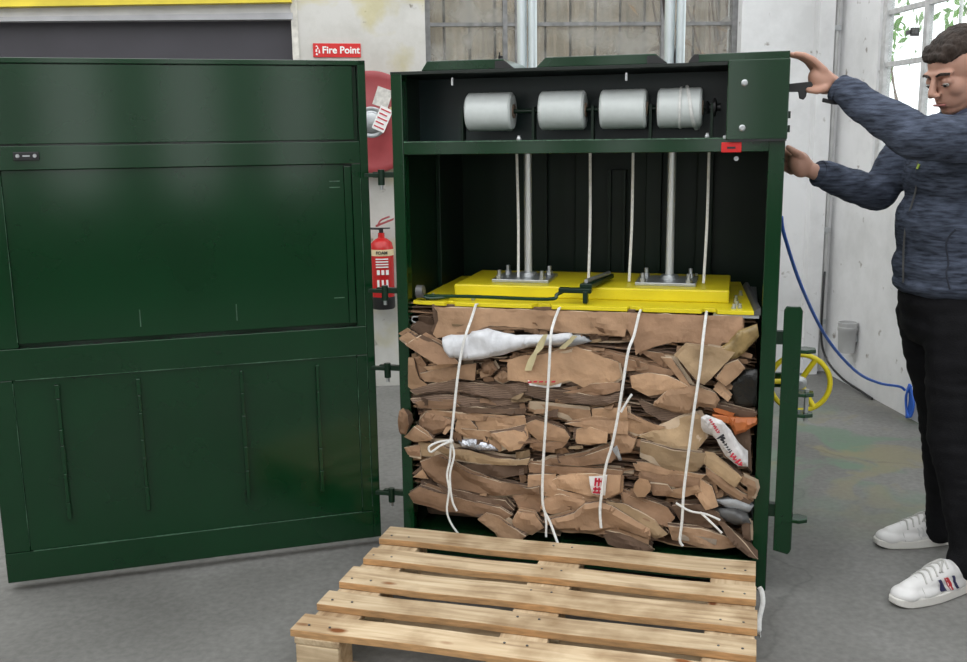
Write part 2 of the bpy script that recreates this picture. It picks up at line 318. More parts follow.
for y in (1.05, .95, .86, 1.35, 1.45): obj('security_bar', B().cyl((X+.1, y, Z0), (X+.1, y, Z1), .009, 8), WHITE, w2)
# conduit and cable by the corner pillar
cp = thing('conduit_pipe', 'grey-white vertical conduit pipe in the corner beside the pillar', 'pipe', (2.535, YB-.02, 0))
obj('pipe', B().cyl((0, 0, .02), (0, 0, 3.3), .011, 14), mat('dull_white_pipe', (.55, .55, .54), .6, var=.2, scale=8), cp, smooth=True)
for z in (.85, 2.0, .3): obj('pipe_clip', B().box(-.02, .02, -.016, .02, z, z+.03), STEEL, cp, .002)
tag(obj('loose_cable', B().tube([(2.525, 2.40, .62), (2.50, 2.35, .45), (2.5, 2.34, .22), (2.52, 2.28, .1), (2.53, 2.1, .04), (2.54, 1.9, .02), (2.54, 1.75, .012)], .007, 8), BLACK, smooth=True), 'thin black cable trailing down the corner pillar to the wall foot', 'cable')
ew = thing('wall_pot', 'grey ribbed plastic pot fixed low on the white right-hand wall', 'pot', (XR-.055, 2.04, .21))
obj('pot', B().lathe((0, 0, 0), (0, 0, 1), [(0, .042), (.002, .044), (.12, .05), (.125, .054), (.145, .054), (.147, .052), (.17, .054), (.172, .048), (.15, .046), (.05, .04)], 32), mat('grey_pot', (.42, .42, .42), .6, var=.1), ew, smooth=True)
obj('pot_bracket', B().box(.03, .054, -.02, .02, .06, .1), STEEL, ew)
# outside the back window: old board fence and branches
fe = thing('board_fence', 'weathered brown board fence behind the back window', 'fence', (1.2, 3.6, 0))
FB = mat('weathered_boards', (.38, .31, .23), .85, var=.4, scale=5, bump=.4, stretch=(6, 6, .5), objvar=.18)
rnd = random.Random(4)
for i in range(21):
    x = -2.2+i*.17; obj('fence_board', B().box(x, x+.150, 0+rnd.uniform(0, .02), .03, 0, 3.3), FB, fe)
obj('gap_shade_sheet', B().box(-2.25, 1.35, .031, .035, 0, 3.25), mat('gap_shade', (.05, .045, .04), .9), fe)  # dark sheet added to block the bright background and darken the board gaps
obj('fence_rail', B().box(-2.25, 1.35, .036, .09, 1.4, 1.5), FB, fe)
def branches(name, label, base, n, spread, seed, leaf, leafcol, h, group=None):
    t = thing(name, label, 'plant', base, 0, group); r = random.Random(seed)
    tb = B(); lb = B()
    for i in range(n):
        p = Vector((r.uniform(-.05, .05), r.uniform(-.05, .05), 0)); pts = [p.copy()]; dd = Vector((r.uniform(-1, 1)*spread, r.uniform(-1, 1)*spread, 1.)).normalized()
        for k in range(7):
            dd = (dd+Vector((r.uniform(-.12, .12), r.uniform(-.12, .12), r.uniform(-.05, .15)))).normalized(); p = p+dd*h/7; pts.append(p.copy())
            for q in range(leaf if k > (3 if leaf > 10 else 0) else 0):
                g_ = .17 if leaf > 10 else .07; c = p+Vector((r.gauss(0, g_), r.gauss(0, g_), r.gauss(0, g_))); s = r.uniform(.03, .06)
                e = Euler((r.uniform(0, 6), r.uniform(0, 6), r.uniform(0, 6))).to_matrix()
                v = [lb.bm.verts.new(c+e@Vector(w)*s) for w in ((-1, 0, 0), (0, -.45, .1), (1.1, 0, 0), (0, .45, .1))]; lb.bm.faces.new(v)
        tb.tube(pts, .008, 6, sm=2)
    obj('stem', tb, mat('bark_'+name, (.16, .1, .06), .8, var=.4), t)
    if leaf: obj('foliage', lb, leafcol, t)
LEAF = mat('green_leaf', (.16, .36, .07), .5, var=.5, scale=6)
branches('dry_shrub', 'bare brown twiggy shrub outside the right end of the back window', (2.2, 3.2, 0), 18, .03, 3, 3, mat('dry_leaf', (.35, .2, .08), .7, var=.5), 2.8)
branches('leafy_bush', 'green leafy bush seen through the side window', (4.62, 4.75, 0), 5, .22, 8, 60, LEAF, 3.4)
branches('leafy_bush', 'taller green bush further along outside the side window, above the head of the man', (4.55, 3.75, 0), 7, .22, 11, 70, LEAF, 3.6)
struct('ground', B().box(-12, 14, YB+.3, 14, -.15, -.02).box(XR+.3, 14, -7, YB+.3, -.15, -.02), mat('yard_ground', (.3, .3, .28), .9, var=.2))
# fire point
fs = thing('fire_point_sign', 'red sign reading Fire Point in white, on the back wall', 'sign', (-.299, YB-.006, 1.91), 0)
fs.rotation_euler = (0, rad(.6), 0)
obj('sign_board', B().box(-.13, .13, -.003, .006, -.037, .037), REDL, fs, .001)
text_obj('lettering', 'Fire Point', .052, WHITE, fs, Matrix.Translation((.022, -.0045, 0))@FRONT, bold=.0012)
fl = B()
for k, (x, z, w, h) in enumerate(((-.11, -.02, .012, .012), (-.112, 0, .01, .016), (-.104, .012, .008, .014), (-.096, -.006, .008, .02), (-.11, .022, .012, .006))):
    fl.prism([(x-w/2, z-h/2), (x+w/2, z-h/2), (x+w*.35, z+h*.1), (x, z+h*.6), (x-w*.4, z+h*.1)], lambda a, b2, t: (a, -.0045+t*.002, b2))
obj('flame_symbol', fl, WHITE, fs)
hr = thing('fire_hose_reel', 'round red fire hose reel with stickers mounted on the back wall', 'hose reel', (-.12, YB-.14, 1.518))
obj('drum', B().lathe((0, 0, 0), (0, -1, 0), [(-.12, .1), (-.1, .1), (-.1, .262), (-.09, .272), (-.075, .272), (-.07, .2), (.0, .2), (.002, .262), (.008, .273), (.018, .273), (.024, .262), (.02, .24), (.022, .13), (.03, .1)], 64), REDP, hr, smooth=True)
obj('hub', B().lathe((0, -.024, 0), (0, -1, 0), [(0, .085), (.008, .083), (.01, .07), (.006, .06), (.008, .055), (.03, .05), (.034, .03)], 40), STEEL, hr, smooth=True)
for rz_, x, z, w, h, m_ in ((-20, .065, .13, .085, .10, mat('worn_sticker', (.6, .58, .54), .6, var=.25, scale=40)), (20, .125, .065, .04, .04, mat('yellow_white_sticker', (.62, .56, .25), .5, var=.3, scale=30)), (-25, .06, .015, .07, .13, WHITE)):
    s_ = obj('sticker', B().box(-w/2, w/2, -.002, .002, -h/2, h/2), m_, hr, .0005); s_.location = (x, -.062 if m_ == WHITE else -.03, z); s_.rotation_euler = (0, rad(-rz_), 0)
    if m_ == WHITE:
        k = B()
        for i in range(5): k.box(-.028, .028-.01*(i % 2), -.004, -.002, .045-i*.024, .052-i*.024)
        obj('sticker_print', k, PRINTR, s_)
obj('wall_bracket', B().box(-.05, .05, .1, .138, -.05, .05), STEEL, hr)
fx = thing('fire_extinguisher', 'red foam fire extinguisher with black base hanging on the back wall', 'fire extinguisher', (-.088, YB-.09, .48))
obj('tank', B().lathe((0, 0, 0), (0, 0, 1), [(.06, .064), (.07, .066), (.34, .066), (.375, .058), (.395, .036), (.402, .02), (.43, .018)], 36), mat('extinguisher_red', (.5, .015, .015), .25), fx, smooth=True)
obj('base_skirt', B().lathe((0, 0, 0), (0, 0, 1), [(0, .062), (.008, .067), (.07, .067), (.072, .064)], 36), BLACK, fx, smooth=True)
bl = B().lathe((0, 0, 0), (0, 0, 1), [(.305, .0668), (.34, .0668)], 36); obj('foam_band', bl, CREAM, fx, smooth=True)
text_obj('lettering', 'FOAM', .024, PRINTK, fx, Matrix.Translation((0, -.0685, .3225))@FRONT, bold=.0006)
lb_ = B()
for z in (.285, .27, .255, .24): lb_.box(-.035, .035, -.069, -.06, z, z+.006)
for x in (-.03, -.005, .02): lb_.box(x, x+.016, -.069, -.06, .2, .226)
for x in (-.03, -.005, .02): lb_.box(x, x+.012, -.069, -.06, .11, .17)
obj('instruction_print', lb_, WHITE, fx)
vh = B(); vh.box(-.012, .012, -.012, .012, .43, .455); vh.tube([(-.012, 0, .452), (-.07, -.02, .458)], .006, 8); vh.box(-.07, .05, -.01, .01, .452, .458); obj('valve', vh, BLACK, fx)
vh = B(); vh.hexa([(-.03, -.01, .462), (.07, -.01, .50), (.075, -.01, .512), (-.03, -.01, .474), (-.03, .01, .462), (.07, .01, .50), (.075, .01, .512), (-.03, .01, .474)]); vh.tube([(-.02, 0, .465), (.0, 0, .5), (.05, 0, .52)], .005, 8); obj('carry_handle', vh, REDP, fx)
obj('wall_hook', B().box(-.03, .03, .062, .088, .3, .36), STEEL, fx)

# ------------------------------------------------------------------ baler (local frame: x along the front, y into the machine)
W, H, Dp = 1.209, 1.634, .80
ba = thing('baler', 'dark green baler with its big door swung open and yellow press plate raised', 'baler', (0, 0, 0), ROT)
ZR = 1.4156
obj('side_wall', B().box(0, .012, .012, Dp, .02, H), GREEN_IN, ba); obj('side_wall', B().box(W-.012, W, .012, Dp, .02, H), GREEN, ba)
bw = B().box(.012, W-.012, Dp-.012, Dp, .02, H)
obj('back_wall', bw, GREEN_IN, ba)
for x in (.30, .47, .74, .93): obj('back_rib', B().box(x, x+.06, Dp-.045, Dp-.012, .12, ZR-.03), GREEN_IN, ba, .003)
obj('side_rib', B().box(.012, .03, .42, .5, .12, ZR-.03), GREEN_IN, ba, .003); obj('side_rib', B().box(W-.03, W-.012, .42, .5, .12, ZR-.03), GREEN_IN, ba, .003)
gb = B(); gb.box(.60, .612, Dp-.07, Dp-.045, .7, 1.3); gb.box(.655, .667, Dp-.07, Dp-.045, .7, 1.3); gb.box(.612, .655, Dp-.05, Dp-.045, .7, 1.3); obj('guide_channel', gb, GREEN_IN, ba, .001)
obj('corner_post', B().box(0, .038, 0, .05, 0, H), GREEN, ba, .003)
obj('corner_post', B().box(W-.046, W, 0, .05, 0, ZR-.008), GREEN, ba, .003)
bs = B(); bs.box(.038, W-.046, .0, Dp-.012, .085, .10); bs.box(.038, W-.046, .0, .02, .02, .085); obj('base_plate', bs, GREEN, ba, .002)
rl = B(); rl.box(.038, W-.046, 0, .03, ZR-.040, ZR); rl.box(.012, W-.012, .03, .26, ZR-.012, ZR); obj('shelf_rail', rl, GREEN, ba, .002)
obj('weld_seam', B().box(.04, 1.15, -.002, .004, ZR-.002, ZR+.0015), GREEN_WELD, ba)
obj('compartment_back', B().box(.012, 1.04, .255, .26, ZR, H-.012), mat('blue_green_paint', (.011, .03, .03), .35, var=.2, scale=4), ba)
tp = B(); tp.box(0, W, .0, Dp, H-.010, H); obj('top_plate', tp, mat('near_black_green', (.003, .008, .005), .5), ba, .001)
cbx = B(); cbx.box(1.04, W+.004, -.012, .3, ZR-.006, H+.004); cx_ = obj('control_box', cbx, GREEN, ba, .003)
obj('edge_strip', B().box(1.05, W+.002, -.013, -.006, ZR-.01, ZR-.004), BLACK, ba)
for x, z in ((1.088, 1.572), (1.086, 1.444)):
    s_ = B().lathe((x, -.012, z), (0, -1, 0), [(0, .0095), (.003, .0095), (.006, .006)], 16); obj('screw', s_, STEEL, cx_, smooth=True, label='bright zinc screw head')
for x, z in ((1.213, 1.47), (1.213, 1.43)): obj('side_catch', B().box(x, x+.008, .02, .045, z, z+.02), GREEN_IN, cx_)
# top covers; black plates paint in the shade of their open ends
for x0, x1, sl, mm in ((.10, .40, .02, 0), (.468, .865, .03, 1), (.925, 1.212, .02, 2)):
    z0, z1 = H+.0005, H+.03
    c_ = B().hexa([(x0, .01, z0), (x1, .01, z0), (x1-.035, .01, z1), (x0+sl, .01, z1), (x0, .3, z0), (x1, .3, z0), (x1-.035, .3, z1+.0), (x0+sl, .3, z1)])
    if mm == 2: c_ = B().hexa([(x0, .01, z0), (x1, .01, z0), (x1, .01, z1-.004), (x0+sl, .01, z1-.006), (x0, .3, z0), (x1, .3, z0), (x1, .3, z1-.004), (x0+sl, .3, z1-.006)])
    cv = obj('top_cover', c_, GREEN, ba, .002)
    ex = B().hexa([(x1-.06 if mm < 2 else x0+.0, .0085, z0+.001), (x1+.0 if mm < 2 else x0+.03, .0085, z0+.001), (x1-.03 if mm < 2 else x0+.03, .0085, z1-.006), (x1-.06 if mm < 2 else x0+.016, .0085, z1-.006)]+[(x1-.06 if mm < 2 else x0, .012, z0+.001), (x1 if mm < 2 else x0+.03, .012, z0+.001), (x1-.03 if mm < 2 else x0+.03, .012, z1-.006), (x1-.06 if mm < 2 else x0+.016, .012, z1-.006)])
    obj('cover_end_shade', ex, BLACK, cv)
for xc in (.381, .866):
    t = B().cyl((xc-.018, .3, H), (xc-.018, .3, 2.35), .0165, 24); t.cyl((xc+.018, .3, H), (xc+.018, .3, 2.35), .0145, 24)
    cy = obj('hydraulic_cylinder', t, CYL, ba, smooth=True)
    obj('cylinder_gland', B().lathe((xc, .3, H+.001), (0, 0, 1), [(0, .034), (.012, .034), (.014, .03)], 30), STEEL, cy, smooth=True)
    obj('piston_rod', B().cyl((xc, .3, .95), (xc, .3, H-.01), .0135, 20), CHROME, ba, smooth=True)
obj('hydraulic_hose', B().tube([(.79, .31, 2.3), (.815, .31, 2.0), (.835, .31, 1.82), (.862, .31, 1.68), (.87, .31, 1.637)], .009, 10), mat('hose_rubber', (.03, .02, .018), .6), ba, smooth=True)
obj('top_frame', B().box(.3, .95, .26, .34, 2.35, 2.42), GREEN, ba, .004)
# axle for the strap reels
AX = (.12, 1.508)
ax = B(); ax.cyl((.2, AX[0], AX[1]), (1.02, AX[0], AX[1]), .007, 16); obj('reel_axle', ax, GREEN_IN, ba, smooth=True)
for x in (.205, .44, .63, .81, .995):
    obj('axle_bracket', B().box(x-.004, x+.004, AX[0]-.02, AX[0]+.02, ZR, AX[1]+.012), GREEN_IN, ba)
cb = B().lathe((.975, AX[0], AX[1]), (1, 0, 0), [(0, .016), (.006, .02), (.012, .01), (.02, .01), (.024, .028), (.03, .028), (.034, .01), (.045, .012)], 20); obj('axle_collar', cb, BLACK, ba, smooth=True)
for x in (.195, .74): obj('top_clip', B().box(x, x+.006, .02, .03, H-.045, H-.022), STEEL, ba)
for x, m_ in ((.405, STEEL), (.985, STEEL)): obj('bolt', B().lathe((x, .05, ZR), (0, 0, 1), [(0, .008), (.006, .008), (.012, .005), (.016, .005)], 8), m_, ba)
wl_ = obj('warning_label', B().box(1.028, 1.086, -.005, 0, ZR-.042, ZR-.012), REDL, ba, .002); obj('label_print', B().box(1.045, 1.069, -.0065, -.005, ZR-.031, ZR-.025), PRINTK, wl_)
obj('catch_plate', B().box(1.032, 1.094, -.004, .02, ZR-.002, ZR+.007), STEEL, ba, .001)
rg = B().lathe((1.072, .03, 1.355), (0, -1, 0), [(0, .007), (.003, .007), (.003, .004)], 12); obj('rope_eye', rg, STEEL, ba)
# press plate
pl = thing('tmp', '', '', (0, 0, 0)); 
for k in ('label', 'category'): del pl[k]
bpy.data.objects.remove(pl)
b = B(); b.prism([(.05, .02), (.165, .0), (.175, .022), (.19, .022), (.20, 0), (.455, 0), (.47, .03), (.51, .03), (.52, -.002), (.758, -.002), (.765, .025), (.80, .025), (.808, -.002), (.985, -.002), (.99, .03), (1.025, .03), (1.033, -.002), (1.14, -.002), (1.10, .62), (.05, .62)], lambda x, y, t: (x, y, .888+t*.013))
pp = obj('press_plate', b, YELLOW, ba, .0015)
obj('plate_wear_strip', B().box(1.02, 1.155, .0, .6, .878, .887), STEEL, pp)
bb = B(); bb.box(.16, 1.065, .13, .5, .901, .942); obj('press_block', bb, YELLOW, pp, .005)
gs = B(); gs.hexa([(1.135, .0, .888), (1.16, .0, .888), (1.16, .0, .91), (1.15, .0, .91), (1.10, .55, .888), (1.125, .55, .888), (1.125, .55, .91), (1.115, .55, .91)]); obj('edge_scraper', gs, DARKP, pp)
for xc in (.381, .866):
    fo = obj('flange', B().box(xc-.105, xc+.092, .19, .37, .9422, .953), STEEL, pp, .002)
    obj('flange_boss', B().lathe((xc, .3, .953), (0, 0, 1), [(0, .032), (.012, .03), (.014, .02)], 24), STEEL, fo, smooth=True)
    for dx in (-.08, .068):
        for y in (.20, .335): obj('nut_and_stud', B().lathe((xc+dx, y, .953), (0, 0, 1), [(0, .012), (.012, .012), (.013, .007), (.03, .007), (.031, .004)], 6), STEEL, fo)
for x, y in ((1.085, .15), (1.09, .08), (1.098, .04), (1.08, .03), (1.085, .2), (1.10, .3), (.15, .2), (.10, .08), (.95, .4), (.245, .06)):
    obj('bolt', B().lathe((x, y, .901 if not (y == .4) else .942), (0, 0, 1), [(0, .0075), (.006, .0075), (.007, .005), (.016, .005)], 8), STEEL, pp)
lk = B(); lk.tube([(.09, .03, .915), (.26, .035, .916), (.50, .03, .915), (.53, .04, .93), (.56, .05, .945)], .006, 8, flat=.7); lk.tube([(.07, .03, .93), (.10, .02, .91), (.17, .04, .912)], .006, 8)
obj('release_rod', lk, GREEN, pp, smooth=True)
obj('release_roller', B().lathe((.075, .02, .93), (1, 0, 0), [(-.012, .012), (-.01, .022), (.012, .022), (.014, .012)], 20), DARKP, pp, smooth=True)
hk = B(); hk.box(.535, .64, .03, .06, .936, .952); hk.box(.615, .63, .02, .05, .905, .945); hk.hexa([(.60, .05, .95), (.64, .05, .95), (.68, .30, .95), (.655, .30, .95), (.60, .05, .965), (.64, .05, .965), (.68, .30, .965), (.655, .30, .965)]); obj('release_latch', hk, GREEN_IN, pp, .003)
obj('latch_spring', B().cyl((.62, .06, .972), (.667, .27, .972), .007, 12), STEEL, pp)
# latch bar, hooks, hand wheel on the right-hand front edge
lbx = B(); lbx.prism([(1.226, .14), (1.27, .13), (1.278, .14), (1.281, .905), (1.274, .918), (1.234, .918), (1.227, .905)], lambda x, z, t: (x, -.002+t*.012, z)); lbx.box(1.271, 1.281, .010, .05, .14, .905)
la = obj('latch_bar', lbx, GREEN, ba, .002)
for z in (.775, .64, .575, .235): 
    obj('latch_hook', B().prism([(1.272, .0), (1.30, -.005), (1.325, .01), (1.325, .04), (1.30, .055), (1.272, .05)], lambda x, y, t, z=z: (x, y, z+t*.012)), GREEN, la, .002)
obj('hook_pin', B().cyl((1.305, .025, .56), (1.305, .025, .66), .007, 12), STEEL, la)
for z in (.80, .25): obj('bar_hinge', B().box(W, 1.229, .005, .03, z, z+.04), GREEN_IN, la)
wc = Vector((1.298, .25, .625)); whl = B()
n = 40; R_, r_ = .094, .0085
rings = []
for i in range(n):
    t = 2*math.pi*i/n; rings.append([whl.bm.verts.new(wc+Vector(((R_+r_*math.cos(u))*math.cos(t), r_*math.sin(u), (R_+r_*math.cos(u))*math.sin(t)))) for u in [2*math.pi*k/10 for k in range(10)]])
for i in range(n):
    for k in range(10): whl.bm.faces.new((rings[i][k], rings[(i+1) % n][k], rings[(i+1) % n][(k+1) % 10], rings[i][(k+1) % 10]))
wh = obj('hand_wheel', whl, YELLOW, ba, smooth=True)
for a_ in (60, 180, 300):
    obj('wheel_spoke', B().tube([wc+Vector((.018*math.cos(rad(a_)), .012, .018*math.sin(rad(a_)))), wc+Vector((.05*math.cos(rad(a_)), .008, .05*math.sin(rad(a_)))), wc+Vector((.092*math.cos(rad(a_)), 0, .092*math.sin(rad(a_))))], .009, 10), YELLOW, wh, smooth=True)
obj('wheel_hub', B().lathe(wc+Vector((0, .03, 0)), (0, -1, 0), [(0, .022), (.03, .022), (.034, .01), (.05, .01)], 20), STEEL, wh, smooth=True)
obj('wheel_bracket', B().box(W, 1.31, .27, .29, .6, .65), GREEN, ba, .003)
# lever on the right side of the control box
lv = B(); lv.prism([(W+.004, 1.568), (1.235, 1.57), (1.285, 1.574), (1.29, 1.558), (1.266, 1.553), (1.262, 1.53), (1.256, 1.522), (1.244, 1.526), (1.24, 1.545), (W+.004, 1.545)], lambda x, z, t: (x, .03+t*.02, z)); obj('control_lever', lv, BLACK, ba, .002)
# left hinges
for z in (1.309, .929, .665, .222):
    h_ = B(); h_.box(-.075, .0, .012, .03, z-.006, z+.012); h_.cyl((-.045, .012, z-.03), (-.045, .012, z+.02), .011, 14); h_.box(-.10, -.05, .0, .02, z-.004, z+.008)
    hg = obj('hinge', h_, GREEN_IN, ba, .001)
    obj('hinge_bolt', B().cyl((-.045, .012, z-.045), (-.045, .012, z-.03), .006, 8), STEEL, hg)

# the big door: local x from hinge edge to free edge, y towards the viewer
dr = B(); DW = 1.2248; z0, z1 = .0335, 1.678
dr.box(.004, DW, -.06, -.035, z0, z1)
dr.box(.004, .03, -.035, 0, z0, z1)                               # hinge-side channel
dr.box(.047, DW, -.035, -.004, 1.425, 1.66)                      # top panel
dr.box(.03, .047, -.035, -.03, 1.42, 1.66)
dr.box(.03, DW, -.035, 0, 1.348, 1.42); dr.box(.004, DW, -.035, .0, 1.662, z1)
dr.box(.03, .06, -.035, -.001, .80, 1.348); dr.box(.062, .086, -.035, -.004, .812, 1.34)
dr.box(.086, 1.1225, -.035, -.010, .812, 1.348)
dr.box(1.122, DW, -.035, -.004, .80, 1.348)
dr.box(.03, DW, -.035, .0, .70, .80)
dr.box(.0665, 1.1495, -.035, -.005, .1335, .70)
dr.box(.03, .066, -.035, -.002, .134, .70); dr.box(1.15, DW, -.035, -.002, .134, .70)
dr.box(.03, DW, -.035, 0, z0, .133)
door = obj('door', dr, GREEN, ba, .002); door.location = (-.108, .0755, 0); door.rotation_euler = (0, 0, 3.6835)
for s_ in (1.022, .779, .455, .205):
    r_b = B(); rr = random.Random(int(s_*1000)); z = .23
    while z < .672:
        l = rr.uniform(.05, .11); ze = min(z+l, .68); w_ = rr.uniform(.005, .0075); r_b.box(s_-w_, s_+w_, -.007, .010+rr.uniform(0, .007), z, ze-.0); z = ze
    rb = obj('rib', r_b, GREEN, door, .0025)
ws = B(); rr = random.Random(9)
for zc, x0, x1 in ((.7005, .07, 1.14), (.1335, .07, 1.14)):
    xs_ = [x0+(x1-x0)*i/60 for i in range(61)]; hh = [.0004+.0016*max(0, noise.noise(Vector((x*9, zc*50, 0)))+.25) for x in xs_]
    obj('weld_seam', B().prism([(x, zc-h) for x, h in zip(xs_, hh)]+[(x, zc+h) for x, h in zip(xs_[::-1], hh[::-1])], lambda x, z, t: (x, -.004+t*.0052, z)), GREEN_WELD, door)
for sx, za, zb_ in ((.0665, .15, .69), (1.1495, .15, .69), (1.1225, .82, 1.3), (.032, .15, 1.3)):
    zs_ = [za+(zb_-za)*i/50 for i in range(51)]; hh = [.0003+.0014*max(0, noise.noise(Vector((z*13, sx*50, 4)))+.1) for z in zs_]
    obj('weld_seam', B().prism([(sx-h, z) for z, h in zip(zs_, hh)]+[(sx+h, z) for z, h in zip(zs_[::-1], hh[::-1])], lambda x, z, t: (x, -.005+t*.0055, z)), GREEN_WELD, door)
for s_ in (.758, .457): obj('guide_mark', B().box(s_-.0015, s_+.0015, -.010, -.0085, .845, .90), GREEN_WELD, door)
for z in (1.27, 1.29, .9): obj('scuff_mark', B().box(.10, .135, -.010, -.0093, z, z+.003), GREEN_WELD, door)
dl = obj('door_switch', B().box(1.008, 1.08, 0, .008, 1.377, 1.402), BLACK, door, .002)
for x in (1.02, 1.068): obj('switch_screw', B().lathe((x, .008, 1.39), (0, 1, 0), [(0, .006), (.003, .005)], 12), STEEL, dl)
obj('switch_print', B().box(1.034, 1.054, .008, .0085, 1.388, 1.392), STEEL, dl)

# ------------------------------------------------------------------ reels of strapping on the axle
for i, (x0, x1, lab) in enumerate(((.222, .372, 'white reel of polyester strapping, first from the left on the baler axle'), (.462, .605, 'white reel of strapping, second from the left on the baler axle'),
                                  (.655, .797, 'white reel of strapping, third from the left on the baler axle'), (.832, .965, 'white reel of strapping at the right end of the axle with its tail wound across'))):
    rl = thing('strapping_reel', lab, 'strapping reel', (0, 0, 0), ROT, 'reels of white strapping in the top compartment')
    w = x1-x0; rl.location = Matrix.Rotation(ROT, 3, 'Z')@Vector((x0, AX[0], AX[1]))
    prof = [(0, .02), (.0, .054), (.006, .0605)]+[(.006+(w-.012)*k/14, .0605+(.0004 if k % 2 else 0)) for k in range(1, 14)]+[(w-.006, .0605), (w, .054), (w, .02)]
    obj('wound_strap', B().lathe((0, 0, 0), (1, 0, 0), prof, 48), mat('satin_white_strap_%d' % i, (.66, .70, .69), .33, var=.05, scale=30, spec=.6), rl, smooth=True)
    obj('core', B().lathe((-.004, 0, 0), (1, 0, 0), [(0, .022), (w+.008, .022), (w+.008, .012), (0, .012)], 24), mat('card_core_%d' % i, (.2, .14, .1), .8), rl, smooth=True)
    if i == 3:
        tl = B(); pts = []
        for k in range(13):
            t = rad(-100+k*19); pts.append((w*(.62+.32*(k/12)), -math.cos(t)*.0628, math.sin(t)*-.0628))
        tl.tube(pts, .0055, 8, flat=.4, sm=3); pts = [(w*.52+.0*k, -math.cos(rad(a_))*.063, math.sin(rad(a_))*.063) for k, a_ in enumerate(range(-80, 100, 18))]; tl.tube(pts, .004, 8, flat=.4, sm=2)
        obj('loose_tail', tl, STRAPW, rl, smooth=True)
